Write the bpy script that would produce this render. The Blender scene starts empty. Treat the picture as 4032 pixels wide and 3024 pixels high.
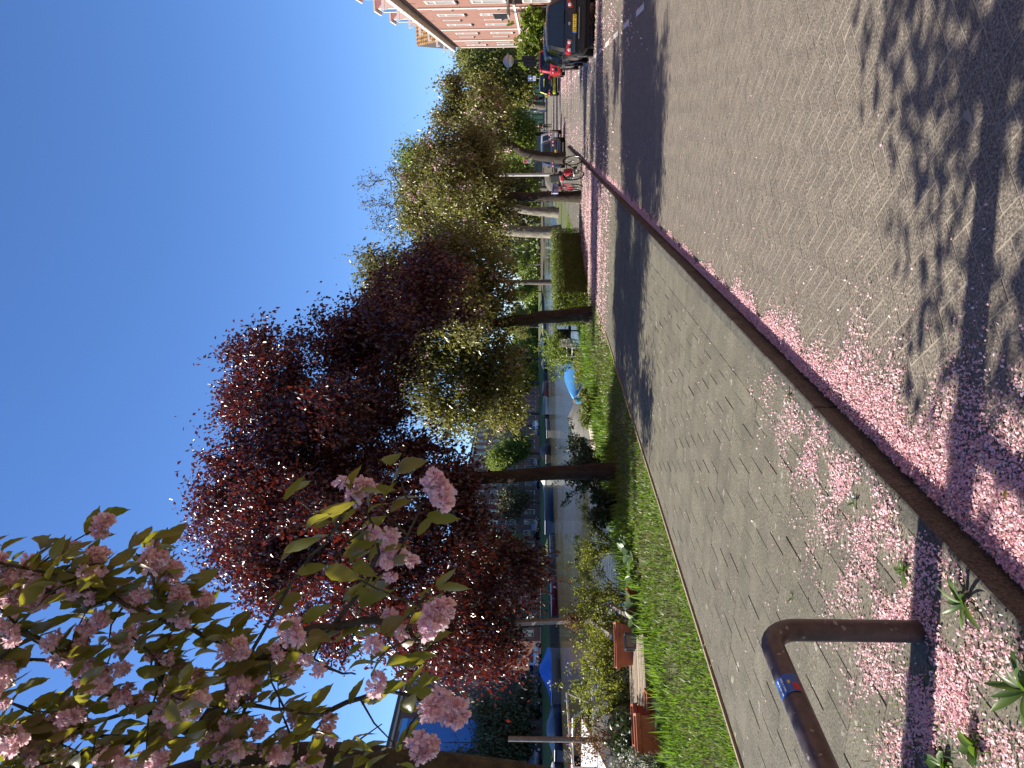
import bpy, bmesh, math, random
import numpy as np
from mathutils import Vector, Matrix, Quaternion

random.seed(7)
rng = np.random.default_rng(7)
PI = math.pi
R = math.radians
SC = bpy.context.scene
COL = SC.collection

# ------------------------------------------------------------------ camera
CAM_H = 1.65
YAW = R(20.03)      # the view axis is turned left of the street, which runs along +Y
PITCH = R(1.955)
cam_d = bpy.data.cameras.new('camera')
cam_d.sensor_fit = 'HORIZONTAL'
cam_d.sensor_width = 36.0
cam_d.lens = 36.0 * 2900.0 / 4032.0
cam_d.clip_start = 0.05
cam_d.clip_end = 4000
cam = bpy.data.objects.new('camera', cam_d)
COL.objects.link(cam)
_f = Vector((-math.sin(YAW) * math.cos(PITCH), math.cos(YAW) * math.cos(PITCH), math.sin(PITCH)))
_r = Vector((math.cos(YAW), math.sin(YAW), 0))
_u = _r.cross(_f)
# the photograph was taken with the phone turned on its side: picture-right is scene-down
_m = Matrix((-_u, _r, -_f)).transposed()
cam.matrix_world = Matrix.Translation((0, 0, CAM_H)) @ _m.to_4x4()
SC.camera = cam
SC.render.resolution_x, SC.render.resolution_y = 1024, 768

# ------------------------------------------------------------------ sky and sun
SUN_DIR = Vector((0.735, 0.165, -0.675)).normalized()     # the way the light travels
w = bpy.data.worlds.new('World')
SC.world = w
w.use_nodes = True
wn = w.node_tree
for n in list(wn.nodes):
    wn.nodes.remove(n)
sky = wn.nodes.new('ShaderNodeTexSky')
sky.sky_type = 'NISHITA'
sky.sun_disc = False
sky.sun_elevation = math.asin(-SUN_DIR.z)
sky.sun_rotation = math.atan2(-SUN_DIR.x, -SUN_DIR.y)
sky.air_density = 0.85
sky.dust_density = 0.1
sky.ozone_density = 3.0
bg = wn.nodes.new('ShaderNodeBackground')
bg.inputs['Strength'].default_value = 0.08
wo = wn.nodes.new('ShaderNodeOutputWorld')
hsv = wn.nodes.new('ShaderNodeHueSaturation')      # the phone camera's saturated blue
hsv.inputs['Saturation'].default_value = 1.12
wn.links.new(sky.outputs[0], hsv.inputs['Color'])
wb_ = wn.nodes.new('ShaderNodeMix'); wb_.data_type = 'RGBA'; wb_.blend_type = 'MULTIPLY'
wb_.inputs[0].default_value = 1.0; wb_.inputs[7].default_value = (0.88, 0.95, 1.14, 1)
wn.links.new(hsv.outputs[0], wb_.inputs[6])
wn.links.new(wb_.outputs[2], bg.inputs[0])
wn.links.new(bg.outputs[0], wo.inputs[0])
sl = bpy.data.lights.new('sun', 'SUN')
sl.energy = 5.0
sl.angle = R(0.53)
sl.color = (1.0, 0.92, 0.80)
sun = bpy.data.objects.new('sun', sl)
COL.objects.link(sun)
sun.rotation_mode = 'QUATERNION'
sun.rotation_quaternion = SUN_DIR.to_track_quat('-Z', 'Y')
SC.view_settings.view_transform = 'Standard'
SC.view_settings.look = 'None'
SC.view_settings.exposure = 1.25
SC.view_settings.gamma = 1.0
SC.view_settings.use_curve_mapping = False
SC.cycles.use_denoising = True
SC.cycles.max_bounces = 7
SC.cycles.transparent_max_bounces = 8
SC.cycles.caustics_reflective = False
SC.cycles.caustics_refractive = False

# ------------------------------------------------------------------ materials
MATS = {}
def mat(name, c1, c2=None, rough=0.65, scale=4.0, detail=5.0, bump=0.0, bscale=None, metal=0.0,
        spec=0.4, island=0.0, coat=0.0, stretch=None, speck=None, grain=None, local=False, contrast=(0.35, 0.65), bdist=0.02):
    m = bpy.data.materials.new(name)
    m.use_nodes = True
    nt = m.node_tree
    b = nt.nodes['Principled BSDF']
    b.inputs['Roughness'].default_value = rough
    b.inputs['Metallic'].default_value = metal
    b.inputs['Specular IOR Level'].default_value = spec
    b.inputs['Coat Weight'].default_value = coat
    c1 = tuple(c1) + (1,)
    N = nt.nodes.new
    L = nt.links.new
    out = None
    if local:
        src = N('ShaderNodeTexCoord').outputs['Object']
    else:
        src = N('ShaderNodeNewGeometry').outputs['Position']
    if stretch:
        mp = N('ShaderNodeMapping')
        mp.inputs['Scale'].default_value = stretch
        L(src, mp.inputs['Vector'])
        src = mp.outputs['Vector']
    if c2 is not None:
        no = N('ShaderNodeTexNoise')
        no.inputs['Scale'].default_value = scale
        no.inputs['Detail'].default_value = detail
        no.inputs['Roughness'].default_value = 0.62
        L(src, no.inputs['Vector'])
        rp = N('ShaderNodeValToRGB')
        rp.color_ramp.elements[0].position = contrast[0]
        rp.color_ramp.elements[1].position = contrast[1]
        rp.color_ramp.elements[0].color = c1
        rp.color_ramp.elements[1].color = tuple(c2) + (1,)
        L(no.outputs['Fac'], rp.inputs['Fac'])
        out = rp.outputs['Color']
    if speck is not None:            # (colour, scale, threshold)
        sn = N('ShaderNodeTexNoise')
        sn.inputs['Scale'].default_value = speck[1]
        sn.inputs['Detail'].default_value = 3
        L(src, sn.inputs['Vector'])
        sr = N('ShaderNodeValToRGB')
        sr.color_ramp.elements[0].position = speck[2]
        sr.color_ramp.elements[1].position = speck[2] + 0.05
        L(sn.outputs['Fac'], sr.inputs['Fac'])
        mx = N('ShaderNodeMix')
        mx.data_type = 'RGBA'
        L(sr.outputs['Color'], mx.inputs[0])
        if out is None:
            mx.inputs[6].default_value = c1
        else:
            L(out, mx.inputs[6])
        mx.inputs[7].default_value = tuple(speck[0]) + (1,)
        out = mx.outputs[2]
    if grain is not None:            # (dark colour, light colour, scale): stone chips in the surface
        gn = N('ShaderNodeTexNoise')
        gn.inputs['Scale'].default_value = grain[2]
        gn.inputs['Detail'].default_value = 2
        gn.inputs['Roughness'].default_value = 0.7
        L(src, gn.inputs['Vector'])
        gr = N('ShaderNodeValToRGB')
        e = gr.color_ramp.elements
        e[0].position = 0.34; e[0].color = (grain[0],) * 3 + (1,)
        e[1].position = 0.70; e[1].color = (grain[1],) * 3 + (1,)
        m5 = e.new(0.5); m5.color = (1, 1, 1, 1)
        L(gn.outputs['Fac'], gr.inputs['Fac'])
        mg = N('ShaderNodeMix'); mg.data_type = 'RGBA'; mg.blend_type = 'MULTIPLY'; mg.inputs[0].default_value = 1.0
        L(gr.outputs['Color'], mg.inputs[7])
        if out is None: mg.inputs[6].default_value = c1
        else: L(out, mg.inputs[6])
        out = mg.outputs[2]
    if island > 0:
        g = N('ShaderNodeNewGeometry')
        oi = N('ShaderNodeObjectInfo')
        ad = N('ShaderNodeMath'); ad.operation = 'ADD'
        L(g.outputs['Random Per Island'], ad.inputs[0])
        L(oi.outputs['Random'], ad.inputs[1])
        fr = N('ShaderNodeMath'); fr.operation = 'FRACT'
        L(ad.outputs[0], fr.inputs[0])
        mr = N('ShaderNodeMapRange')
        mr.inputs['To Min'].default_value = 1.0 - island
        mr.inputs['To Max'].default_value = 1.0 + island
        L(fr.outputs[0], mr.inputs['Value'])
        hs = N('ShaderNodeHueSaturation')
        if out is None:
            hs.inputs['Color'].default_value = c1
        else:
            L(out, hs.inputs['Color'])
        L(mr.outputs[0], hs.inputs['Value'])
        mr2 = N('ShaderNodeMapRange')
        mr2.inputs['To Min'].default_value = 0.5 - island * 0.05
        mr2.inputs['To Max'].default_value = 0.5 + island * 0.05
        f2 = N('ShaderNodeMath'); f2.operation = 'MULTIPLY'; f2.inputs[1].default_value = 7.31
        f3 = N('ShaderNodeMath'); f3.operation = 'FRACT'
        L(fr.outputs[0], f2.inputs[0]); L(f2.outputs[0], f3.inputs[0]); L(f3.outputs[0], mr2.inputs['Value'])
        L(mr2.outputs[0], hs.inputs['Hue'])
        out = hs.outputs['Color']
    if out is None:
        b.inputs['Base Color'].default_value = c1
    else:
        L(out, b.inputs['Base Color'])
    if bump > 0:
        bn = N('ShaderNodeTexNoise')
        bn.inputs['Scale'].default_value = bscale or scale * 4
        bn.inputs['Detail'].default_value = 4
        L(src, bn.inputs['Vector'])
        bp = N('ShaderNodeBump')
        bp.inputs['Strength'].default_value = bump
        bp.inputs['Distance'].default_value = bdist
        L(bn.outputs['Fac'], bp.inputs['Height'])
        L(bp.outputs['Normal'], b.inputs['Normal'])
    MATS[name] = m
    return m

def leafmat(name, cols, trans=0.35, rough=0.4, spec=0.5, tcol=None):
    """leaf: each leaf (mesh island or object) takes its own tone from the list; light shines through"""
    m = bpy.data.materials.new(name)
    m.use_nodes = True
    nt = m.node_tree
    N = nt.nodes.new
    L = nt.links.new
    b = nt.nodes['Principled BSDF']
    b.inputs['Roughness'].default_value = rough
    b.inputs['Specular IOR Level'].default_value = spec
    g = N('ShaderNodeNewGeometry')
    oi = N('ShaderNodeObjectInfo')
    ad = N('ShaderNodeMath'); ad.operation = 'ADD'
    L(g.outputs['Random Per Island'], ad.inputs[0]); L(oi.outputs['Random'], ad.inputs[1])
    fr = N('ShaderNodeMath'); fr.operation = 'FRACT'
    L(ad.outputs[0], fr.inputs[0])
    rp = N('ShaderNodeValToRGB')
    cr = rp.color_ramp
    while len(cr.elements) < len(cols):
        cr.elements.new(0.5)
    for i, c in enumerate(cols):
        cr.elements[i].position = i / max(1, len(cols) - 1)
        cr.elements[i].color = tuple(c) + (1,)
    L(fr.outputs[0], rp.inputs['Fac'])
    L(rp.outputs['Color'], b.inputs['Base Color'])
    tr = N('ShaderNodeBsdfTranslucent')
    if tcol:
        mx = N('ShaderNodeMix'); mx.data_type = 'RGBA'; mx.inputs[0].default_value = 0.6
        L(rp.outputs['Color'], mx.inputs[6]); mx.inputs[7].default_value = tuple(tcol) + (1,)
        L(mx.outputs[2], tr.inputs['Color'])
    else:
        L(rp.outputs['Color'], tr.inputs['Color'])
    ms = N('ShaderNodeMixShader')
    ms.inputs[0].default_value = trans
    L(b.outputs[0], ms.inputs[1]); L(tr.outputs[0], ms.inputs[2])
    L(ms.outputs[0], nt.nodes['Material Output'].inputs['Surface'])
    MATS[name] = m
    return m

def glassmat(name, col=(0.02, 0.025, 0.03), rough=0.06):
    m = mat(name, col, rough=rough, spec=0.9)
    return m

# ------------------------------------------------------------------ mesh builder
class MB:
    def __init__(s):
        s.v = []; s.f = []; s.mi = []
    def add(s, vs, fs, mi=0):
        o = len(s.v)
        s.v.extend([tuple(p) for p in vs])
        s.f.extend([tuple(i + o for i in f) for f in fs])
        s.mi.extend([mi] * len(fs))
        return s
    def box(s, c, d, rz=0.0, mi=0, taper=1.0, M=None):
        x, y, z = d[0] / 2, d[1] / 2, d[2] / 2
        vs = []
        for k, zz in enumerate((-z, z)):
            t = taper if k == 1 else 1.0
            for (a, b2) in ((-x, -y), (x, -y), (x, y), (-x, y)):
                p = Vector((a * t, b2 * t, zz))
                if M is not None:
                    p = M @ p
                elif rz:
                    p = Vector((p.x * math.cos(rz) - p.y * math.sin(rz), p.x * math.sin(rz) + p.y * math.cos(rz), p.z))
                vs.append(p + Vector(c))
        return s.add(vs, [(0, 3, 2, 1), (4, 5, 6, 7), (0, 1, 5, 4), (1, 2, 6, 5), (2, 3, 7, 6), (3, 0, 4, 7)], mi)
    def bar(s, a, b, w_, h_, mi=0, upv=(0, 0, 1)):
        a = Vector(a); b = Vector(b)
        d = (b - a)
        ln = d.length
        d.normalize()
        u = Vector(upv)
        sd = d.cross(u)
        if sd.length < 1e-4:
            sd = d.cross(Vector((1, 0, 0)))
        sd.normalize()
        u = sd.cross(d).normalized()
        vs = []
        for p in (a, b):
            for (i, j) in ((-1, -1), (1, -1), (1, 1), (-1, 1)):
                vs.append(p + sd * (w_ / 2 * i) + u * (h_ / 2 * j))
        return s.add(vs, [(0, 1, 2, 3), (7, 6, 5, 4), (0, 4, 5, 1), (1, 5, 6, 2), (2, 6, 7, 3), (3, 7, 4, 0)], mi)
    def tube(s, pts, rad, n=8, mi=0, caps=True):
        pts = [Vector(p) for p in pts]
        if not hasattr(rad, '__len__'):
            rad = [rad] * len(pts)
        vs = []; fs = []
        pu = None
        for i, p in enumerate(pts):
            if i == 0: d = pts[1] - pts[0]
            elif i == len(pts) - 1: d = pts[-1] - pts[-2]
            else: d = pts[i + 1] - pts[i - 1]
            if d.length < 1e-7: d = Vector((0, 0, 1))
            d.normalize()
            if pu is None:
                ref = Vector((0, 0, 1)) if abs(d.z) < 0.9 else Vector((1, 0, 0))
                u = d.cross(ref).normalized()
            else:
                u = (pu - d * pu.dot(d))
                if u.length < 1e-5:
                    u = d.cross(Vector((1, 0, 0)))
                u.normalize()
            pu = u
            v2 = d.cross(u)
            for k in range(n):
                a = 2 * PI * k / n
                vs.append(p + (u * math.cos(a) + v2 * math.sin(a)) * rad[i])
        for i in range(len(pts) - 1):
            for k in range(n):
                fs.append((i * n + k, i * n + (k + 1) % n, (i + 1) * n + (k + 1) % n, (i + 1) * n + k))
        if caps:
            fs.append(tuple(range(n - 1, -1, -1)))
            fs.append(tuple((len(pts) - 1) * n + k for k in range(n)))
        return s.add(vs, fs, mi)
    def lathe(s, prof, n=20, c=(0, 0, 0), mi=0, axis='z', cap=True):
        vs = []; fs = []
        for (r, z) in prof:
            for k in range(n):
                a = 2 * PI * k / n
                p = (r * math.cos(a), r * math.sin(a), z)
                if axis == 'x': p = (p[2], p[0], p[1])
                elif axis == 'y': p = (p[1], p[2], p[0])
                vs.append((p[0] + c[0], p[1] + c[1], p[2] + c[2]))
        for i in range(len(prof) - 1):
            for k in range(n):
                fs.append((i * n + k, i * n + (k + 1) % n, (i + 1) * n + (k + 1) % n, (i + 1) * n + k))
        if cap:
            fs.append(tuple(range(n - 1, -1, -1)))
            fs.append(tuple((len(prof) - 1) * n + k for k in range(n)))
        return s.add(vs, fs, mi)
    def quad(s, a, b, c, d, mi=0):
        return s.add([a, b, c, d], [(0, 1, 2, 3)], mi)
    def torus(s, c, R_, r_, axis='x', n=28, m=7, mi=0):
        vs = []; fs = []
        for i in range(n):
            a = 2 * PI * i / n
            for k in range(m):
                b = 2 * PI * k / m
                q = R_ + r_ * math.cos(b)
                p = (q * math.cos(a), q * math.sin(a), r_ * math.sin(b))
                if axis == 'x': p = (p[2], p[0], p[1])
                elif axis == 'y': p = (p[1], p[2], p[0])
                vs.append((p[0] + c[0], p[1] + c[1], p[2] + c[2]))
        for i in range(n):
            for k in range(m):
                fs.append((i * m + k, ((i + 1) % n) * m + k, ((i + 1) % n) * m + (k + 1) % m, i * m + (k + 1) % m))
        return s.add(vs, fs, mi)
    def loft(s, secs, mi=0, caps=True, closed=True):
        n = len(secs[0]); vs = []; fs = []
        for q in secs: vs.extend(q)
        kk = n if closed else n - 1
        for i in range(len(secs) - 1):
            for k in range(kk):
                fs.append((i * n + k, i * n + (k + 1) % n, (i + 1) * n + (k + 1) % n, (i + 1) * n + k))
        if caps:
            fs.append(tuple(range(n - 1, -1, -1)))
            fs.append(tuple((len(secs) - 1) * n + k for k in range(n)))
        return s.add(vs, fs, mi)
    def build(s, name, mats, parent=None, smooth=None, bevel=0.0, loc=None, rz=0.0):
        me = bpy.data.meshes.new(name)
        me.from_pydata(s.v, [], s.f)
        ml = mats if isinstance(mats, (list, tuple)) else [mats]
        for m in ml:
            me.materials.append(MATS[m] if isinstance(m, str) else m)
        if len(ml) > 1:
            me.polygons.foreach_set('material_index', s.mi)
        if smooth is not None:
            me.polygons.foreach_set('use_smooth', [True] * len(me.polygons))
            me.set_sharp_from_angle(angle=R(smooth))
        me.update()
        o = bpy.data.objects.new(name, me)
        COL.objects.link(o)
        if parent is not None:
            o.parent = parent
        if loc is not None:
            o.location = loc
        if rz:
            o.rotation_euler.z = rz
        if bevel > 0:
            bm_ = o.modifiers.new('bevel', 'BEVEL')
            bm_.width = bevel
            bm_.segments = 2
            bm_.limit_method = 'ANGLE'
            bm_.angle_limit = R(40)
        return o

def npmesh(name, V, F, material, parent=None, kind=None, smooth=False):
    """fast mesh from arrays; every face has the same number of corners"""
    me = bpy.data.meshes.new(name)
    k = F.shape[1]
    me.vertices.add(len(V))
    me.vertices.foreach_set('co', np.ascontiguousarray(V, dtype=np.float32).ravel())
    me.loops.add(F.size)
    me.loops.foreach_set('vertex_index', np.ascontiguousarray(F, dtype=np.int32).ravel())
    me.polygons.add(len(F))
    me.polygons.foreach_set('loop_start', np.arange(0, F.size, k, dtype=np.int32))
    me.materials.append(MATS[material] if isinstance(material, str) else material)
    if smooth:
        me.polygons.foreach_set('use_smooth', [True] * len(F))
    me.update(calc_edges=True)
    o = bpy.data.objects.new(name, me)
    COL.objects.link(o)
    if parent is not None:
        o.parent = parent
    if kind:
        o['kind'] = kind
    return o

def tag(o, label, cat, group=None, kind=None):
    o['label'] = label
    o['category'] = cat
    if group: o['group'] = group
    if kind: o['kind'] = kind
    return o

def thing(name, label, cat, loc=(0, 0, 0), rz=0.0, group=None):
    o = bpy.data.objects.new(name, None)
    o.empty_display_size = 0.2
    COL.objects.link(o)
    o.location = loc
    o.rotation_euler.z = rz
    return tag(o, label, cat, group)

def struct(o):
    o['kind'] = 'structure'
    return o

def inst(src, parent=None, loc=None, rot=None, scale=None, name=None):
    c = bpy.data.objects.new(name or src.name.split('.')[0], src.data)
    COL.objects.link(c)
    if parent is not None: c.parent = parent
    if loc is not None: c.location = loc
    if rot is not None: c.rotation_euler = rot
    if scale is not None: c.scale = scale if hasattr(scale, '__len__') else (scale,) * 3
    return c

def copy_tree(o, parent=None):
    c = o.copy()
    COL.objects.link(c)
    c.parent = parent
    for ch in list(o.children):
        copy_tree(ch, c)
    return c

# ------------------------------------------------------------------ foliage
def unit(a):
    return a / np.maximum(np.linalg.norm(a, axis=1, keepdims=True), 1e-9)

def leaves(P, size, aspect=0.5, droop=0.5, up=0.6, fold=0.25, rg=rng, dirs=None):
    """arrays of folded two-triangle leaves at the points P"""
    n = len(P)
    d = rg.normal(size=(n, 3))
    if dirs is not None:
        d = d * 0.55 + dirs
    d[:, 2] -= droop
    d = unit(d)
    nn = rg.normal(size=(n, 3)); nn[:, 2] += up * 2
    s = unit(np.cross(d, nn))
    nn = unit(np.cross(s, d))
    L = (size[0] + (size[1] - size[0]) * rg.random(n))[:, None]
    W = L * aspect * (0.8 + 0.4 * rg.random((n, 1)))
    base = P
    mid = P + d * L * 0.45
    tip = P + d * L + nn * L * (-0.12)
    lf = mid - s * W * 0.5 + nn * W * fold
    rt = mid + s * W * 0.5 + nn * W * fold
    V = np.stack([base, rt, tip, lf], 1).reshape(-1, 3)
    i = np.arange(n)[:, None] * 4
    F = np.concatenate([i + np.array([[0, 1, 2]]), i + np.array([[0, 2, 3]])], 1).reshape(-1, 3)
    return V, F

def blob_points(blobs, n, rg, shell=0.35):
    b = np.array(blobs)
    vol = b[:, 3] ** 2.3
    idx = rg.choice(len(b), size=n, p=vol / vol.sum())
    d = unit(rg.normal(size=(n, 3)))
    r = rg.random(n) ** shell
    return b[idx, :3] + d * (r * b[idx, 3])[:, None]

def skeleton(trunk, blobs, n_att, seed, first=0.55, step=0.35, low=0.35):
    """limbs that reach from the trunk into the crown's volume. trunk: [(x,y,z,r)]"""
    rg = np.random.default_rng(seed)
    nodes = []; par = []; rad = []
    tp = [np.array(t[:3], float) for t in trunk]; tr = [t[3] for t in trunk]
    for i in range(len(tp) - 1):
        k = max(1, int(np.linalg.norm(tp[i + 1] - tp[i]) / step))
        for j in range(k):
            a = j / k
            nodes.append(tp[i] * (1 - a) + tp[i + 1] * a + rg.normal(size=3) * 0.012)
            par.append(len(nodes) - 2); rad.append(tr[i] * (1 - a) + tr[i + 1] * a)
    nodes.append(tp[-1]); par.append(len(nodes) - 2); rad.append(tr[-1])
    nt_ = len(nodes)
    start = int(nt_ * first)
    att = blob_points(blobs, n_att, rg, 0.5)
    att = att[np.argsort(np.linalg.norm(att - tp[-1], axis=1))]
    att[:, 2] = np.maximum(att[:, 2], low)
    tips = []
    depth = [0] * nt_
    for a in att:
        arr = np.array(nodes[start:])
        dv = a - arr
        dist = np.linalg.norm(dv, axis=1) + 0.03 * np.array(depth[start:])
        # limbs rise: starting above the goal costs extra
        dist = dist + np.maximum(0, arr[:, 2] - a[2]) * 0.5
        j = int(np.argmin(dist)) + start
        p0 = np.array(nodes[j])
        ln = np.linalg.norm(a - p0)
        if ln < 0.12:
            continue
        pd = p0 - np.array(nodes[par[j]]) if par[j] >= 0 else np.array([0, 0, 1.0])
        pd = pd / (np.linalg.norm(pd) + 1e-6)
        c = p0 + pd * ln * 0.33 + np.array([0, 0, 0.12 * ln]) + rg.normal(size=3) * ln * 0.08
        k = max(2, int(ln / step))
        pv = j
        for q in range(1, k + 1):
            t = q / k
            pt = p0 * (1 - t) ** 2 + c * 2 * t * (1 - t) + a * t * t + (rg.normal(size=3) * 0.02 if q < k else 0)
            nodes.append(pt); par.append(pv); rad.append(0.0); depth.append(depth[pv] + 1)
            pv = len(nodes) - 1
        tips.append((pv, pd))
    return nodes, par, rad, nt_, tips

def limb_mesh(nodes, par, rad, nt_, r0=0.006, n_side=6, expo=2.3, maxr=None):
    n = len(nodes)
    acc = [0.0] * n
    kids = [[] for _ in range(n)]
    for i in range(n):
        if par[i] >= 0: kids[par[i]].append(i)
    r = [0.0] * n
    for i in range(n - 1, -1, -1):
        v = r0 ** expo if not kids[i] else sum(r[k] ** expo for k in kids[i])
        r[i] = v ** (1 / expo)
    cap = maxr or 1e9
    for i in range(nt_, n):
        p = par[i]
        lim = rad[p] * 0.8 if p < nt_ else r[p]
        r[i] = min(r[i], lim, cap)
    for i in range(nt_):
        r[i] = rad[i]
    mb = MB()
    mb.tube([nodes[i] for i in range(nt_)], [r[i] for i in range(nt_)], n=14)
    used = [i < nt_ for i in range(n)]
    for i in range(nt_, n):
        if used[i]: continue
        ch = [par[i], i]
        used[i] = True
        cur = i
        while kids[cur]:
            nx = max(kids[cur], key=lambda k: r[k])
            ch.append(nx); used[nx] = True; cur = nx
        rr = [min(r[ch[0]], r[ch[1]] * 1.15)] + [r[k] for k in ch[1:]]
        big = rr[1] > 0.03
        mb.tube([nodes[k] for k in ch], rr, n=8 if big else (n_side if rr[1] > 0.012 else 4), caps=False)
    return mb

def tree(name, label, trunk, blobs, n_att, n_leaf, leaf_mat, bark='bark', seed=1, size=(0.06, 0.1), spread=0.28, aspect=0.5,
         droop=0.5, first=0.6, group=None, blossom=None, r0=0.005, step=0.35, cat='tree', maxr=None, up=0.6, extra=0.0, low=0.35):
    rg = np.random.default_rng(seed + 100)
    base = Vector(trunk[0][:3])
    T = thing(name, label, cat, base, group=group)
    off = np.array(base)
    tk = [(t[0] - off[0], t[1] - off[1], t[2] - off[2], t[3]) for t in trunk]
    bl = [(b[0] - off[0], b[1] - off[1], b[2] - off[2], b[3]) for b in blobs]
    nodes, par, rad, nt_, tips = skeleton(tk, bl, n_att, seed, first, step, low - off[2])
    mb = limb_mesh(nodes, par, rad, nt_, r0=r0, maxr=maxr)
    mb.build('trunk', bark, T, smooth=60)
    # leaves along the outer twigs
    tipn = []
    for (i, d) in tips:
        j = i
        for q in range(3):
            if j < nt_: break
            tipn.append((nodes[j], nodes[j] - nodes[par[j]]))
            j = par[j]
    tp = np.array([t[0] for t in tipn]); td = unit(np.array([t[1] for t in tipn]) + 1e-6)
    idx = rg.integers(0, len(tp), n_leaf)
    P = tp[idx] + rg.normal(size=(n_leaf, 3)) * spread * (0.4 + 0.8 * rg.random((n_leaf, 1))) + td[idx] * rg.normal(size=(n_leaf, 1)) * spread
    if extra > 0:
        k = int(n_leaf * extra)
        P[:k] = blob_points(bl, k, rg, 0.4)
    P[:, 2] = np.maximum(P[:, 2], low - off[2])
    V, F = leaves(P, size, aspect, droop, up, rg=rg, dirs=td[idx] * 0.3)
    cr = npmesh('crown', V, F, leaf_mat, T, kind='stuff')
    if blossom:
        k = blossom[0]
        sel = rg.integers(0, len(tp), k)
        C = tp[sel] + rg.normal(size=(k, 3)) * spread * 0.6
        C[:, 2] -= 0.08
        m_ = 12
        Q = np.repeat(C, m_, 0) + rg.normal(size=(k * m_, 3)) * blossom[1]
        V, F = leaves(Q, (blossom[1] * 0.9, blossom[1] * 1.6), 0.8, 0.0, 0.0, rg=rg)
        npmesh('blossom', V, F, 'blossom', T, kind='stuff')
    return T
# ================================================================== MATERIAL LIST
mat('road_sand', (0.27, 0.24, 0.185), (0.185, 0.162, 0.125), rough=0.95, scale=5)
mat('road_brick', (0.098, 0.085, 0.068), (0.132, 0.114, 0.091), rough=0.8, scale=7, bump=0.6, bscale=150, island=0.05,
    speck=((0.34, 0.30, 0.24), 120, 0.64), grain=(0.42, 1.9, 72), spec=0.3, bdist=0.005)
mat('road_far', (0.122, 0.106, 0.086), (0.152, 0.132, 0.106), rough=0.75, scale=2.2, bump=0.4, bscale=60, spec=0.35, grain=(0.6, 1.5, 34), bdist=0.006)
mat('tile', (0.083, 0.078, 0.058), (0.119, 0.110, 0.082), rough=0.84, scale=3.2, bump=0.45, bscale=130, island=0.10,
    speck=((0.20, 0.195, 0.155), 9.0, 0.655), grain=(0.55, 1.6, 70), spec=0.28, bdist=0.004)
mat('tile_joint', (0.060, 0.055, 0.042), (0.15, 0.155, 0.05), rough=0.95, scale=6, contrast=(0.46, 0.62))
mat('kerb_stone', (0.055, 0.053, 0.044), (0.092, 0.088, 0.071), rough=0.88, scale=7, bump=0.7, bscale=150, island=0.06, grain=(0.5, 1.6, 80), spec=0.28, bdist=0.004)
mat('soil', (0.05, 0.04, 0.028), (0.085, 0.07, 0.045), rough=1, scale=6, bump=0.6, bscale=30)
mat('turf', (0.05, 0.075, 0.018), (0.095, 0.095, 0.04), rough=1, scale=2.5, bump=0.7, bscale=40)
mat('far_turf', (0.06, 0.10, 0.02), (0.10, 0.13, 0.035), rough=1, scale=0.6, bump=0.7, bscale=8)
mat('edging', (0.32, 0.25, 0.18), (0.20, 0.16, 0.12), rough=0.85, scale=12, stretch=(8, 0.6, 8))
mat('paint_white', (0.62, 0.6, 0.54), (0.4, 0.38, 0.33), rough=0.7, scale=20)
mat('bark', (0.020, 0.015, 0.011), (0.055, 0.042, 0.031), rough=0.95, scale=9, bump=1.0, bscale=24, stretch=(1, 1, 0.35), bdist=0.03)
mat('bark_mossy', (0.022, 0.020, 0.011), (0.062, 0.055, 0.028), rough=0.95, scale=14, bump=1.0, bscale=40, bdist=0.02)
mat('bark_pale', (0.10, 0.085, 0.065), (0.24, 0.215, 0.17), rough=0.95, scale=5, bump=0.8, bscale=18, stretch=(1, 1, 0.4), bdist=0.03)
mat('bark_grey', (0.12, 0.105, 0.09), (0.07, 0.06, 0.05), rough=0.95, scale=6, bump=0.5)
leafmat('plum_leaf', [(0.014, 0.006, 0.006), (0.040, 0.010, 0.010), (0.07, 0.018, 0.013), (0.026, 0.009, 0.009)], trans=0.24, rough=0.30, spec=0.75, tcol=(0.32, 0.03, 0.012))
leafmat('cherry_leaf', [(0.085, 0.098, 0.026), (0.14, 0.150, 0.035), (0.10, 0.085, 0.035), (0.19, 0.195, 0.055)], trans=0.3, rough=0.34, spec=0.6, tcol=(0.46, 0.44, 0.06))
leafmat('big_cherry_leaf', [(0.065, 0.072, 0.018), (0.10, 0.11, 0.022), (0.12, 0.08, 0.03), (0.085, 0.095, 0.022), (0.14, 0.14, 0.03)], trans=0.42, rough=0.33, spec=0.5, tcol=(0.55, 0.52, 0.03))
leafmat('green_leaf', [(0.075, 0.13, 0.02), (0.13, 0.19, 0.026), (0.18, 0.23, 0.04)], trans=0.38, rough=0.45, tcol=(0.38, 0.48, 0.04))
leafmat('yellowgreen_leaf', [(0.15, 0.16, 0.035), (0.22, 0.22, 0.05), (0.125, 0.13, 0.035)], trans=0.32, rough=0.5, tcol=(0.42, 0.42, 0.05))
leafmat('dull_leaf', [(0.07, 0.085, 0.03), (0.11, 0.125, 0.05), (0.09, 0.09, 0.045)], trans=0.28, rough=0.5)
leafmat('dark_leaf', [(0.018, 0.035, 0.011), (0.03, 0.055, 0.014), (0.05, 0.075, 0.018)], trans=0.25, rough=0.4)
leafmat('hedge_leaf', [(0.075, 0.11, 0.02), (0.12, 0.16, 0.028), (0.17, 0.20, 0.04)], trans=0.32, rough=0.42, tcol=(0.3, 0.38, 0.04))
leafmat('shrub_leaf', [(0.10, 0.135, 0.02), (0.16, 0.195, 0.03), (0.21, 0.235, 0.045)], trans=0.4, rough=0.42, tcol=(0.48, 0.52, 0.04))
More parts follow.
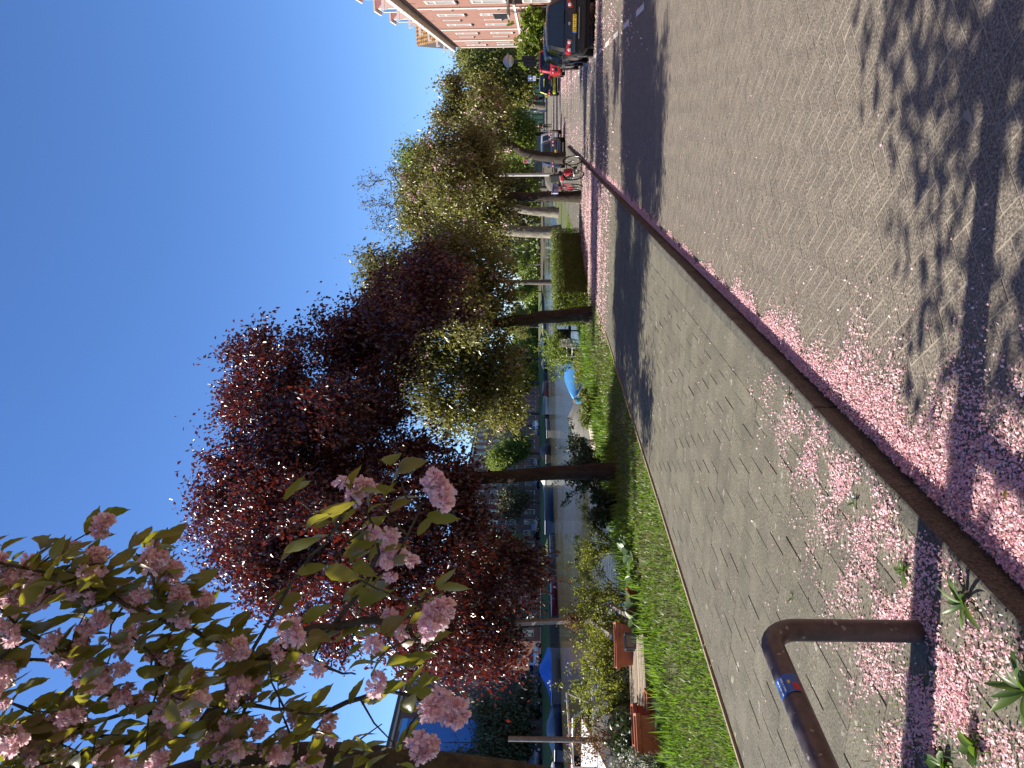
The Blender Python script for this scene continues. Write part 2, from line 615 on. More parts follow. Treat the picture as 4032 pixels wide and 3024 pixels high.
leafmat('grass_blade', [(0.055, 0.115, 0.010), (0.095, 0.17, 0.015), (0.145, 0.22, 0.025), (0.22, 0.26, 0.07)], trans=0.4, rough=0.45, tcol=(0.24, 0.44, 0.03))
leafmat('grass_dry', [(0.16, 0.14, 0.06), (0.09, 0.13, 0.03), (0.20, 0.18, 0.09)], trans=0.35, rough=0.5)
leafmat('weed_leaf', [(0.035, 0.075, 0.015), (0.06, 0.11, 0.02), (0.09, 0.14, 0.03)], trans=0.35, rough=0.4, tcol=(0.2, 0.34, 0.03))
leafmat('cabbage_leaf', [(0.11, 0.17, 0.09), (0.17, 0.25, 0.13), (0.13, 0.21, 0.07)], trans=0.3, rough=0.4)
leafmat('blossom', [(0.72, 0.44, 0.50), (0.80, 0.58, 0.62), (0.66, 0.34, 0.41), (0.84, 0.68, 0.69)], trans=0.4, rough=0.6, spec=0.2)
leafmat('blossom_near', [(0.74, 0.50, 0.56), (0.82, 0.66, 0.69), (0.70, 0.38, 0.47), (0.86, 0.76, 0.77), (0.80, 0.60, 0.64)], trans=0.5, rough=0.6, spec=0.2)
leafmat('petal', [(0.74, 0.42, 0.50), (0.82, 0.58, 0.62), (0.68, 0.36, 0.40), (0.84, 0.70, 0.70), (0.66, 0.42, 0.34), (0.78, 0.50, 0.58), (0.85, 0.74, 0.74)], trans=0.35, rough=0.6, spec=0.25)
leafmat('dry_flower', [(0.17, 0.09, 0.035), (0.28, 0.16, 0.07), (0.12, 0.06, 0.025)], trans=0.3, rough=0.7)
leafmat('white_flower', [(0.65, 0.66, 0.58), (0.45, 0.5, 0.36), (0.16, 0.22, 0.07)], trans=0.3, rough=0.6)
mat('steel_brown', (0.032, 0.022, 0.020), (0.075, 0.056, 0.050), rough=0.42, scale=16, bump=0.25, bscale=60, spec=0.5,
    speck=((0.24, 0.22, 0.20), 26, 0.66), bdist=0.004)
mat('sticker_blue', (0.02, 0.09, 0.32), rough=0.5)
mat('sticker_red', (0.32, 0.02, 0.03), rough=0.5)
mat('sticker_print', (0.5, 0.55, 0.6), rough=0.5)
mat('sticker_yellow', (0.5, 0.4, 0.08), rough=0.5)
mat('terracotta', (0.30, 0.095, 0.045), (0.40, 0.15, 0.075), rough=0.8, scale=7, bump=0.2, bscale=60)
mat('terracotta_dark', (0.20, 0.045, 0.022), (0.27, 0.07, 0.035), rough=0.75, scale=7, bump=0.2, bscale=60)
mat('old_wood', (0.19, 0.155, 0.115), (0.32, 0.26, 0.185), rough=0.85, scale=6, stretch=(12, 12, 1.2), bump=0.3, local=True, island=0.18)
mat('grey_wood', (0.17, 0.155, 0.135), (0.28, 0.255, 0.22), rough=0.85, scale=6, stretch=(1, 1, 6), bump=0.3, local=True, island=0.1)
mat('pale_plank', (0.45, 0.37, 0.29), (0.58, 0.49, 0.40), rough=0.8, scale=5, stretch=(9, 1, 9), island=0.12)
mat('metal_post', (0.20, 0.19, 0.175), (0.12, 0.11, 0.10), rough=0.5, scale=8, metal=0.3)
mat('white_plastic', (0.74, 0.73, 0.70), (0.6, 0.58, 0.54), rough=0.45, scale=2)
mat('black_cloth', (0.008, 0.008, 0.010), rough=0.75)
mat('black_metal', (0.012, 0.012, 0.014), rough=0.4)
mat('chrome', (0.5, 0.5, 0.5), rough=0.25, metal=1.0)
mat('tarp_light_blue', (0.085, 0.33, 0.68), (0.13, 0.40, 0.74), rough=0.42, scale=3, bump=0.6, bscale=7)
mat('tarp_blue', (0.010, 0.105, 0.44), (0.02, 0.15, 0.52), rough=0.4, scale=3, bump=0.6, bscale=6)
mat('tarp_grey', (0.155, 0.145, 0.12), (0.20, 0.185, 0.15), rough=0.75, scale=2, bump=0.4, bscale=6)
mat('tarp_black', (0.012, 0.012, 0.016), rough=0.6, bump=0.5, bscale=5, scale=2)
mat('hull_navy', (0.012, 0.028, 0.075), rough=0.3)
mat('hull_red', (0.16, 0.015, 0.02), rough=0.3)
mat('hull_white', (0.68, 0.68, 0.65), (0.55, 0.54, 0.5), rough=0.35, scale=2)
mat('hull_grey', (0.17, 0.165, 0.155), rough=0.5)
mat('hull_black', (0.012, 0.012, 0.014), rough=0.3)
mat('cushion_blue', (0.10, 0.22, 0.55), rough=0.7)
mat('rope_blue', (0.03, 0.20, 0.36), rough=0.8)
# buildings
mat('facade_brick', (0.215, 0.105, 0.078), (0.26, 0.14, 0.105), rough=0.9, scale=3, bump=0.35, bscale=25)
mat('brown_brick', (0.095, 0.062, 0.055), (0.13, 0.085, 0.072), rough=0.9, scale=2, bump=0.3, bscale=20)
mat('red_brick', (0.27, 0.13, 0.09), (0.34, 0.17, 0.12), rough=0.9, scale=2, bump=0.3, bscale=20)
mat('cream_wall', (0.55, 0.47, 0.36), (0.48, 0.41, 0.32), rough=0.9, scale=1)
mat('white_trim', (0.62, 0.60, 0.56), rough=0.6)
mat('grey_trim', (0.30, 0.29, 0.27), rough=0.7)
mat('stone_sill', (0.10, 0.085, 0.07), rough=0.9)
mat('roof_tile', (0.20, 0.085, 0.045), (0.30, 0.19, 0.06), rough=0.85, scale=1.2, island=0.22)
mat('roof_orange', (0.42, 0.12, 0.045), (0.34, 0.10, 0.04), rough=0.85, scale=3, bump=0.4, bscale=14)
mat('roof_dark', (0.045, 0.04, 0.04), (0.075, 0.062, 0.055), rough=0.85, scale=3, bump=0.4, bscale=10)
mat('blue_sheet', (0.012, 0.105, 0.36), (0.016, 0.135, 0.42), rough=0.5, scale=0.4, bump=0.25, bscale=1.2, bdist=0.2)
mat('blue_sheet_light', (0.05, 0.27, 0.62), rough=0.5)
mat('green_wood', (0.035, 0.085, 0.07), (0.05, 0.105, 0.085), rough=0.8, scale=3)
glassmat('pane', (0.035, 0.045, 0.055), 0.05)
mat('car_glass', (0.008, 0.011, 0.016), rough=0.05, spec=0.5)
# cars and street furniture
mat('car_black', (0.006, 0.006, 0.008), rough=0.2, coat=0.25, spec=0.4)
mat('car_greengrey', (0.055, 0.065, 0.06), rough=0.25, coat=0.6, spec=0.6)
mat('car_red', (0.33, 0.014, 0.02), rough=0.28, coat=0.5)
mat('car_yellow', (0.62, 0.60, 0.03), rough=0.3, coat=0.5)
mat('car_navy', (0.022, 0.034, 0.065), rough=0.25, coat=0.6)
mat('car_silver', (0.42, 0.44, 0.47), rough=0.3, metal=0.4, coat=0.5)
mat('car_white', (0.62, 0.62, 0.60), rough=0.3, coat=0.5)
mat('rubber', (0.012, 0.012, 0.012), rough=0.85)
mat('rim', (0.30, 0.30, 0.31), rough=0.35, metal=0.8)
mat('tail_red', (0.36, 0.012, 0.018), rough=0.18, spec=0.8)
mat('lamp_clear', (0.55, 0.5, 0.5), rough=0.15, spec=0.8)
mat('plate_yellow', (0.66, 0.44, 0.03), rough=0.4)
mat('plate_blue', (0.08, 0.2, 0.6), rough=0.4)
mat('plate_print', (0.02, 0.018, 0.01), rough=0.5)
mat('post_white', (0.62, 0.61, 0.57), (0.5, 0.49, 0.45), rough=0.5, scale=3)
mat('post_grey', (0.42, 0.41, 0.385), (0.33, 0.32, 0.30), rough=0.5, scale=3)
mat('post_dark', (0.035, 0.038, 0.045), rough=0.5)
mat('lamp_glass', (0.66, 0.66, 0.64), rough=0.3)
mat('sign_blue', (0.015, 0.12, 0.52), rough=0.35)
mat('sign_white', (0.78, 0.78, 0.76), rough=0.4)
mat('sign_red', (0.5, 0.03, 0.04), rough=0.4)
mat('sign_beige', (0.36, 0.32, 0.29), rough=0.6)
mat('skin', (0.42, 0.25, 0.17), rough=0.6)
mat('hair', (0.03, 0.02, 0.014), rough=0.7)
mat('clothes_black', (0.010, 0.010, 0.012), rough=0.85)
mat('jacket_red', (0.25, 0.02, 0.03), rough=0.8)
mat('bike_black', (0.010, 0.010, 0.011), rough=0.35)
mat('bike_red', (0.24, 0.012, 0.03), rough=0.35)
mat('bag_grey', (0.25, 0.25, 0.26), rough=0.6)
mat('bag_red', (0.30, 0.012, 0.03), rough=0.6)
mat('crate_violet', (0.40, 0.42, 0.62), rough=0.6)
mat('flower_red', (0.5, 0.02, 0.06), rough=0.6)
mat('flower_yellow', (0.75, 0.5, 0.02), rough=0.6)
mat('flower_violet', (0.24, 0.12, 0.42), rough=0.6)

# water
def water_mat():
    m = bpy.data.materials.new('canal_water'); m.use_nodes = True
    nt = m.node_tree; b = nt.nodes['Principled BSDF']
    b.inputs['Base Color'].default_value = (0.060, 0.055, 0.026, 1)
    b.inputs['Roughness'].default_value = 0.04
    b.inputs['Specular IOR Level'].default_value = 0.6
    g = nt.nodes.new('ShaderNodeNewGeometry')
    mp = nt.nodes.new('ShaderNodeMapping'); mp.inputs['Scale'].default_value = (1.0, 2.1, 1.0)
    mp.inputs['Rotation'].default_value = (0, 0, R(-28))
    nt.links.new(g.outputs['Position'], mp.inputs['Vector'])
    n1 = nt.nodes.new('ShaderNodeTexNoise'); n1.inputs['Scale'].default_value = 1.9; n1.inputs['Detail'].default_value = 4
    n2 = nt.nodes.new('ShaderNodeTexNoise'); n2.inputs['Scale'].default_value = 0.05; n2.inputs['Detail'].default_value = 2
    nt.links.new(mp.outputs[0], n1.inputs['Vector']); nt.links.new(g.outputs['Position'], n2.inputs['Vector'])
    rp = nt.nodes.new('ShaderNodeMapRange')
    rp.inputs['From Min'].default_value = 0.40; rp.inputs['From Max'].default_value = 0.60
    rp.inputs['To Min'].default_value = 0.15; rp.inputs['To Max'].default_value = 0.75
    nt.links.new(n2.outputs['Fac'], rp.inputs['Value'])
    bp = nt.nodes.new('ShaderNodeBump'); bp.inputs['Distance'].default_value = 0.10
    nt.links.new(rp.outputs[0], bp.inputs['Strength'])
    nt.links.new(n1.outputs['Fac'], bp.inputs['Height'])
    nt.links.new(bp.outputs[0], b.inputs['Normal'])
    MATS['canal_water'] = m
water_mat()

# ================================================================== GROUND
Z_ROAD = -0.125
Z_WATER = -0.60
def rise(y):          # the street climbs a little towards the bridge
    t = min(1.0, max(0.0, (y - 88.0) / 18.0))
    return 0.62 * t * t * (3 - 2 * t)

xs = [(-900, 1.2), (-66, 1.2), (-60.5, 1.1), (-58.5, 0.75), (-56.6, 0.15), (-56.2, -0.9), (-50, -1.3), (-12, -1.2), (-9.4, -0.95), (-8.9, -0.45), (-8.3, -0.09),
      (-7.0, -0.03), (-4.9, -0.03), (-4.8, -0.16), (12, -0.16), (60, -0.16), (900, -0.16)]
ys = [-80, 0, 40, 80, 88, 90, 92, 94, 96, 98, 100, 102, 104, 106, 130, 160, 220, 260, 900, 2500]
gv = []; gf = []
for y in ys:
    for (x, z) in xs:
        zz = z + (rise(y) if x > -9 else 0)
        if y >= 260 and x <= -8 and x > -56.5: zz = 0.3
        gv.append((x, y, zz))
nx = len(xs)
for j in range(len(ys) - 1):
    for i in range(nx - 1):
        gf.append((j * nx + i, j * nx + i + 1, (j + 1) * nx + i + 1, (j + 1) * nx + i))
mb = MB(); mb.add(gv, gf)
ground = struct(mb.build('ground', 'soil'))
mb = MB(); mb.quad((-56.4, -80, Z_WATER), (-8.0, -80, Z_WATER), (-8.0, 260, Z_WATER), (-56.4, 260, Z_WATER))
struct(mb.build('canal_water', 'canal_water'))
# turf on the far bank and on the near verge
mb = MB()
for (y0, y1) in ((-60, 60), (60, 140), (140, 260)):
    mb.quad((-60.4, y0, 1.115), (-58.5, y0, 0.77), (-58.5, y1, 0.77), (-60.4, y1, 1.115))
    mb.quad((-58.5, y0, 0.77), (-56.7, y0, 0.20), (-56.7, y1, 0.20), (-58.5, y1, 0.77))
struct(mb.build('far_bank', 'far_turf'))
mb = MB()
mb.quad((-8.3, -6, -0.08), (-7.0, -6, -0.012), (-7.0, 88, -0.012), (-8.3, 88, -0.08))
mb.quad((-7.0, -6, -0.012), (-4.97, -6, -0.012), (-4.97, 88, -0.012), (-7.0, 88, -0.012))
struct(mb.build('verge', 'turf'))
# far street on the other bank
mb = MB(); mb.quad((-66, -60, 1.206), (-60.4, -60, 1.13), (-60.4, 240, 1.13), (-66, 240, 1.206))
struct(mb.build('far_road', 'road_far'))

# ---- street, laid with bricks in herringbone
mb = MB()
mb.quad((-1.64, -4, Z_ROAD - 0.0009), (4.2, -4, Z_ROAD - 0.0009), (4.2, 24, Z_ROAD - 0.0009), (-1.64, 24, Z_ROAD - 0.0009))
road = struct(mb.build('road', 'road_sand'))
mb = MB()
ysr = [24, 44, 60, 80, 88, 90, 92, 94, 96, 98, 100, 102, 104, 106, 130, 160, 230]
for a, b2 in zip(ysr[:-1], ysr[1:]):
    xl0 = -1.64 if a < 44 else -9.0
    mb.quad((xl0, a, Z_ROAD + rise(a)), (4.2, a, Z_ROAD + rise(a)), (4.2, b2, Z_ROAD + rise(b2)), (xl0, b2, Z_ROAD + rise(b2)))
far_road = mb.build('street', 'road_far'); struct(far_road)

bw = 0.108
def brick_mesh():
    m_ = MB()
    l2, w2 = bw - 0.0030, bw / 2 - 0.0030
    c = 0.0016
    top = [(-l2 + c, -w2 + c, 0), (l2 - c, -w2 + c, 0), (l2 - c, w2 - c, 0), (-l2 + c, w2 - c, 0)]
    mid = [(-l2, -w2, -c), (l2, -w2, -c), (l2, w2, -c), (-l2, w2, -c)]
    bot = [(x, y, -0.03) for (x, y, z) in mid]
    m_.add(top + mid + bot, [(0, 1, 2, 3)] + [(i, i + 4, (i + 1) % 4 + 4, (i + 1) % 4) for i in range(4)] + [(i + 4, i + 8, (i + 1) % 4 + 8, (i + 1) % 4 + 4) for i in range(4)])
    return m_
bk = brick_mesh()
bkV = np.array(bk.v); bkF = [f for f in bk.f]
c45 = math.cos(R(45))
bricks = []
for i in range(-40, 260):
    for j in range(-200, 200):
        k = (i - j) % 4
        if k == 0: u, v, vert = i + 1.0, j + 0.5, 0
        elif k == 3: u, v, vert = i + 0.5, j + 1.0, 1
        else: continue
        X = (u * c45 - v * c45) * bw - 0.30
        Y = (u * c45 + v * c45) * bw + 0.4
        if Y < 1.4 or Y > 24 or X < -1.57 or X > min(4.1, 0.14 * Y + 1.6): continue
        bricks.append((X, Y, R(45) + (R(90) if vert else 0)))
def in_view(x, y, z=0.0):
    q = Vector((x, y, z - CAM_H))
    c = q.dot(_f)
    if c < 0.2: return None
    return (q.dot(_r) / c, q.dot(_u) / c, c)
def shows(x, y, z=0.0, m=0.0):
    t = in_view(x, y, z)
    return t is not None and abs(t[0]) < 0.521 + m and abs(t[1]) < 0.695 + m
bricks.sort(key=lambda b_: (0 if shows(b_[0], b_[1], Z_ROAD, -0.01) else 1, b_[1] + abs(b_[0]) * 0.2))
first_brick = None
for (X, Y, a) in bricks[:300]:
    dz = random.uniform(0.0, 0.0018)
    tilt = (random.gauss(0, 0.004), random.gauss(0, 0.004), a + random.gauss(0, 0.006))
    if first_brick is None:
        first_brick = bk.build('brick', 'road_brick', road)
        first_brick.location = (X, Y, Z_ROAD + dz); first_brick.rotation_euler = tilt
    else:
        inst(first_brick, road, (X, Y, Z_ROAD + dz), tilt)
mb = MB()
for (X, Y, a) in bricks[300:]:
    ca, sa = math.cos(a + random.gauss(0, 0.006)), math.sin(a + random.gauss(0, 0.006))
    dz = random.uniform(0.0, 0.0018); tx, ty = random.gauss(0, 0.004), random.gauss(0, 0.004)
    mb.add([(X + p[0] * ca - p[1] * sa, Y + p[0] * sa + p[1] * ca, Z_ROAD + dz + p[2] + p[0] * tx + p[1] * ty) for p in bk.v], bk.f)
o = mb.build('brickwork', 'road_brick', road); o['kind'] = 'stuff'

# parking line: short white dashes set in the paving
mb = MB()
y = 10.0
dashes = []
while y < 62:
    dashes.append(y); y += 2.1 if y < 30 else 3.0
rm = bpy.data.objects.new('road_marking', None); COL.objects.link(rm); rm['kind'] = 'structure'
for y in dashes:
    mb = MB(); z = Z_ROAD + 0.005
    mb.box((1.68, y, z), (0.10, 1.0, 0.006))
    mb.build('dash', 'paint_white', rm)
# a speed table's row of yellowish dashes far down the street
for k in range(12):
    mb = MB(); mb.box((-2.6 + k * 0.42, 88.5, Z_ROAD + 0.006), (0.2, 0.5, 0.006)); mb.build('dash', 'plate_yellow' if k % 2 else 'paint_white', rm)

# ---- right-hand pavement and its kerb
mb = MB(); mb.quad((4.34, -4, -0.004), (7.4, -4, -0.004), (7.4, 95, -0.004), (4.34, 95, -0.004))
struct(mb.build('far_sidewalk', 'road_far'))
kr = bpy.data.objects.new('kerb_right', None); COL.objects.link(kr); kr['kind'] = 'structure'
ks = MB(); ks.box((0, 0, 0), (0.15, 1.99, 0.24)); k0 = None
for i in range(40):
    p = (4.26, 10 + i * 2.0, -0.118)
    if k0 is None:
        k0 = ks.build('kerb_stone', 'kerb_stone', kr); k0.location = p
    else: inst(k0, kr, p)

# ---- left pavement of square concrete tiles
mb = MB(); mb.quad((-4.93, -3, -0.0026), (-1.74, -3, -0.0026), (-1.74, 44, -0.0026), (-4.93, 44, -0.0026))
walk = struct(mb.build('sidewalk', 'tile_joint'))
def tile_mesh(sx, sy):
    m_ = MB(); x, y2, c = sx / 2 - 0.0018, sy / 2 - 0.0018, 0.003
    top = [(-x + c, -y2 + c, 0), (x - c, -y2 + c, 0), (x - c, y2 - c, 0), (-x + c, y2 - c, 0)]
    mid = [(-x, -y2, -c), (x, -y2, -c), (x, y2, -c), (-x, y2, -c)]
    bot = [(a, b_, -0.03) for (a, b_, z) in mid]
    m_.add(top + mid + bot, [(0, 1, 2, 3)] + [(i, i + 4, (i + 1) % 4 + 4, (i + 1) % 4) for i in range(4)] + [(i + 4, i + 8, (i + 1) % 4 + 8, (i + 1) % 4 + 4) for i in range(4)])
    return m_
T = 0.30
tm = tile_mesh(T, T); th = tile_mesh(T / 2, T)
tiles = []
for r_ in range(0, 146):
    Y = 0.4 + (r_ + 0.5) * T
    off = 0.15 if r_ % 2 else 0.0
    x = -2.04 - T / 2
    tiles.append((-1.892, Y + 0.11, 0))
    if off:
        tiles.append((-2.04 - T / 4, Y, 1)); x -= T / 2
    while x > -4.93 + T / 2 - 0.02:
        tiles.append((x, Y, 0)); x -= T
    if x - T / 2 > -4.99: pass
    if x > -4.93 - 0.02: tiles.append((x + T / 4, Y, 1))
tiles.sort(key=lambda t: (0 if shows(t[0], t[1], 0, -0.005) else 1, math.hypot(t[0], t[1])))
t0 = {0: None, 1: None}
small = MB()
for n_, (X, Y, h) in enumerate(tiles):
    dz = random.uniform(-0.001, 0.0035); rx, ry, rz_ = random.gauss(0, 0.005), random.gauss(0, 0.005), random.gauss(0, 0.004)
    src = th if h else tm
    if n_ < 300:
        if t0[h] is None:
            t0[h] = src.build('tile', 'tile', walk); t0[h].location = (X, Y, dz); t0[h].rotation_euler = (rx, ry, rz_)
        else: inst(t0[h], walk, (X, Y, dz), (rx, ry, rz_))
    else:
        small.add([(X + p[0], Y + p[1], dz + p[2] + p[0] * ry + p[1] * rx) for p in src.v], src.f)
o = small.build('tiling', 'tile', walk); o['kind'] = 'stuff'

# ---- kerb between pavement and street: metre-long concrete stones
kb = bpy.data.objects.new('kerb', None); COL.objects.link(kb); kb['kind'] = 'structure'
ks = MB(); ks.box((0, 0, 0), (0.108, 0.994, 0.30)); k0 = None
for i in range(43):
    Y = 0.62 + i * 1.0
    p = (-1.698 + random.uniform(-0.004, 0.004), Y, -0.145 + random.uniform(-0.006, 0.004))
    if k0 is None:
        k0 = ks.build('kerb_stone', 'kerb_stone', kb, bevel=0.014); k0.location = p
    else:
        c = inst(k0, kb, p, (0, 0, random.gauss(0, 0.003)))
        b_ = c.modifiers.new('bevel', 'BEVEL'); b_.width = 0.014; b_.segments = 2
# timber edging between tiles and grass
ed = bpy.data.objects.new('lawn_edging', None); COL.objects.link(ed); ed['kind'] = 'structure'
for i in range(13):
    mb = MB(); mb.box((-4.952 + random.uniform(-.008, .008), 1.5 + i * 3.0, -0.03), (0.032, 2.97, 0.09 + random.uniform(0, .012)), rz=random.gauss(0, 0.003)); mb.build('board', 'edging', ed)

# ---- grass on the verge
def grass(name, n, region, hgt, matn, seed, patch=None, wid=(0.004, 0.008)):
    rg = np.random.default_rng(seed)
    X = rg.uniform(region[0], region[1], n); Y = region[2] + (region[3] - region[2]) * rg.random(n) ** region[4]
    keep = np.ones(n, bool)
    if patch is not None: keep = patch(X, Y, rg)
    X, Y = X[keep], Y[keep]; n = len(X)
    Z = np.where(X < -7.0, -0.015 - (-7.0 - X) * 0.052, -0.015)
    h = hgt(X, Y, rg)
    an = rg.random(n) * 2 * PI; lean = rg.normal(0.25, 0.25, n)
    ax, ay = np.cos(an), np.sin(an)
    wv = rg.uniform(wid[0], wid[1], n) * (1 + Y / 14.0)
    b0 = np.stack([X - ay * wv, Y + ax * wv, Z], 1); b1 = np.stack([X + ay * wv, Y - ax * wv, Z], 1)
    m0 = np.stack([X + ax * lean * h * .35, Y + ay * lean * h * .35, Z + h * .6], 1)
    t0_ = np.stack([X + ax * lean * h * 1.1, Y + ay * lean * h * 1.1, Z + h], 1)
    side = np.stack([-ay * wv * .7, ax * wv * .7, np.zeros(n)], 1)
    V = np.stack([b0, b1, m0 - side, m0 + side, t0_], 1).reshape(-1, 3)
    i = np.arange(n)[:, None] * 5
    F = np.concatenate([i + np.array([[0, 1, 2]]), i + np.array([[0, 2, 3]]), i + np.array([[3, 2, 4]])], 1).reshape(-1, 3)
    return npmesh(name, V, F, matn)
def vpatch(X, Y, rg):
    w_ = np.sin(X * 3.1 + Y * 0.7) + np.sin(Y * 2.3 - X) + np.sin(X * 7 + Y * 5.1) * .6
    return (w_ + rg.normal(0, .8, len(X))) > -1.15
def hv(X, Y, rg):
    base = 0.032 + 0.085 * np.clip((-X - 6.3) / 1.0, 0, 1) + 0.014 * np.sin(X * 2.2 + Y * 1.3)
    return np.maximum(0.025, base * (0.5 + rg.random(len(X)) * 0.9)) * (1 + 0.004 * Y)
g1 = grass('grass', 130000, (-8.0, -4.97, 4.0, 40.0, 1.9), hv, 'grass_blade', 3, vpatch)
tag(g1, 'bright green grass of the verge between the tiles and the canal', 'grass', kind='stuff')
g2 = grass('dry_grass', 16000, (-7.9, -5.1, 4.0, 32.0, 1.5), lambda X, Y, rg: 0.04 + 0.07 * rg.random(len(X)), 'grass_dry', 5, None)
tag(g2, 'dry straw coloured grass scattered through the green verge', 'grass', kind='stuff')
g3 = grass('tall_grass', 9000, (-8.3, -6.9, 5.0, 24.0, 1.3), lambda X, Y, rg: np.where((Y < 11.2) & (X < -7.05), .05 + .09 * rg.random(len(X)), 0.16 + 0.2 * rg.random(len(X))), 'grass_blade', 6, vpatch, (0.004, 0.009))
tag(g3, 'taller tufts of grass along the canal edge of the verge', 'grass', kind='stuff')
# low moss and grass in the pavement's joints near the fence hoop
def fgrass(X, Y, rg):
    w_ = np.exp(-(((X + 2.75) / .42) ** 2 + ((Y - 2.3) / .42) ** 2)) + 0.5 * np.exp(-(((X + 2.35) / .28) ** 2 + ((Y - 2.25) / .35) ** 2))
    return rg.random(len(X)) < w_ * 0.8
g4 = grass('joint_grass', 2600, (-3.2, -1.8, 1.7, 3.2, 1.0), lambda X, Y, rg: 0.02 + 0.05 * rg.random(len(X)), 'weed_leaf', 9, fgrass, (0.0015, 0.003))
tag(g4, 'small green blades growing through the tiles beside the steel hoop', 'grass', kind='stuff')

# ---- fallen petals
def petal_cloud(name, P, size, seed, label, zlift=0.002, flat=0.55):
    rg = np.random.default_rng(seed)
    n = len(P)
    nn = rg.normal(size=(n, 3)) * flat; nn[:, 2] += 1.0; nn = unit(nn)
    d = unit(np.cross(nn, rg.normal(size=(n, 3)))); s = np.cross(nn, d)
    L = (size[0] + (size[1] - size[0]) * rg.random(n))[:, None]; W = L * (0.55 + .3 * rg.random((n, 1)))
    P = P + np.array([0, 0, 1]) * (zlift + rg.random((n, 1)) * 0.008)
    cup = (0.1 + 0.25 * rg.random((n, 1))) * L
    a = P - d * L * .5 + nn * cup * .7; b_ = P + s * W * .5 + nn * cup * .5; c = P + d * L * .5 + nn * cup; e = P - s * W * .5 + nn * cup * .5
    V = np.stack([a, b_, c, e], 1).reshape(-1, 3)
    i = np.arange(n)[:, None] * 4
    F = np.concatenate([i + np.array([[0, 1, 2]]), i + np.array([[0, 2, 3]])], 1).reshape(-1, 3)
    o = npmesh(name, V, F, 'petal')
    return tag(o, label, 'petals', kind='stuff')
def pz(X): return np.where(X > -1.643, Z_ROAD, np.where(X > -1.755, 0.008, 0.0))
rg = np.random.default_rng(21)
# the drift that lies against the kerb
n = 88000
Y = 1.6 + 23 * rg.random(n) ** 2.9
# a second, wide drift at the foot of the kerb near the camera
wdt = 0.035 + 0.06 * np.exp(-((Y - 20) / 7.0) ** 2) + 0.20 * np.exp(-((Y - 2.9) / 1.2) ** 2) + 0.05 * np.exp(-((Y - 5.2) / 2) ** 2)
wav = 1 + 0.35 * np.sin(Y * 5.2) + 0.25 * np.sin(Y * 12.7 + 1)
d_ = np.abs(rg.normal(0, 1, n)) * wdt * wav
X = -1.612 + d_
pile = np.exp(-d_ / (wdt * 0.8)) * np.minimum(1, wdt / 0.12) * 0.028 * rg.random(n)
P = np.stack([X, Y, Z_ROAD + 0.004 + pile], 1)
petal_cloud('petal_drift', P, (0.010, 0.019), 31, 'thick drift of pink petals on the street against the kerb', flat=0.75)
# on the pavement round the hoop
n = 30000
c = [(-2.10, 3.15, .26, .60, 1.2), (-1.92, 3.9, .13, .6, 1.0), (-2.30, 2.62, .26, .32, 1.5), (-2.55, 2.3, .28, .35, 1.2), (-2.45, 3.1, .26, .45, .3), (-1.80, 2.6, .09, .9, .6), (-2.15, 2.25, .12, .3, .7)]
wts = np.array([q[4] for q in c]); ix = rg.choice(len(c), n, p=wts / wts.sum()); ca = np.array(c)[ix]
X = ca[:, 0] + rg.normal(size=n) * ca[:, 2]; Y = ca[:, 1] + rg.normal(size=n) * ca[:, 3]
cl = np.sin(X * 17 + np.sin(Y * 9) * 2) + np.sin(Y * 14 + X * 6) + rg.normal(0, .8, n)
k = (X < -1.66) & (cl > 0.0) & (X > -3.3)
X, Y = X[k], Y[k]
petal_cloud('fallen_petals', np.stack([X, Y, pz(X) + 0.004], 1), (0.010, 0.020), 32, 'pink petals strewn over the tiles around the steel hoop', flat=0.7)
# thin scatter on street and pavement
n = 9000
Y = 2 + 40 * rg.random(n) ** 2.2; X = np.where(rg.random(n) < .5, rg.uniform(-4.9, -1.8, n), -1.6 + np.abs(rg.normal(0, .6, n)))
k = (X < 3.8) & (rg.random(n) < 0.22)
petal_cloud('scattered_petals', np.stack([X[k], Y[k], pz(X[k]) + .003], 1), (0.011, 0.020), 33, 'single pink petals scattered thinly over street and pavement')
# carpets of petals under the further cherry trees
n = 26000
Y = rg.normal(22.5, 3.2, n); X = rg.uniform(-5.4, -1.45, n)
k = (Y > 16.5) & (Y < 31) & ((np.sin(Y * 3.3) + np.sin(Y * 7.7 + X) * .7 + rg.normal(0, .9, n)) > -0.2)
X, Y = X[k], Y[k]
petal_cloud('petal_carpet', np.stack([X, Y, pz(X) + .004], 1), (0.03, 0.055), 34, 'far carpet of pink petals across the pavement below the cherry trees')
n = 22000
Y = rg.uniform(10, 62, n); X = np.where(rg.random(n) < .75, 2.3 + rg.normal(0, .75, n), rg.normal(-1.0, .5, n))
k = ((np.sin(Y * 1.7) + np.sin(Y * 4.1 + 1) + rg.normal(0, 1, n)) > -.4) & (X < 4.1) & (X > -1.60) & (rg.random(n) < np.where(X > 0, np.clip((Y - 12) / 14, 0, 1), np.clip((Y - 14) / 10, 0, .8)))
petal_cloud('gutter_petals', np.stack([X[k], Y[k], np.full(k.sum(), Z_ROAD + .006)], 1), (0.035, 0.06), 35, 'pink petals around the parked cars along the right side of the street')
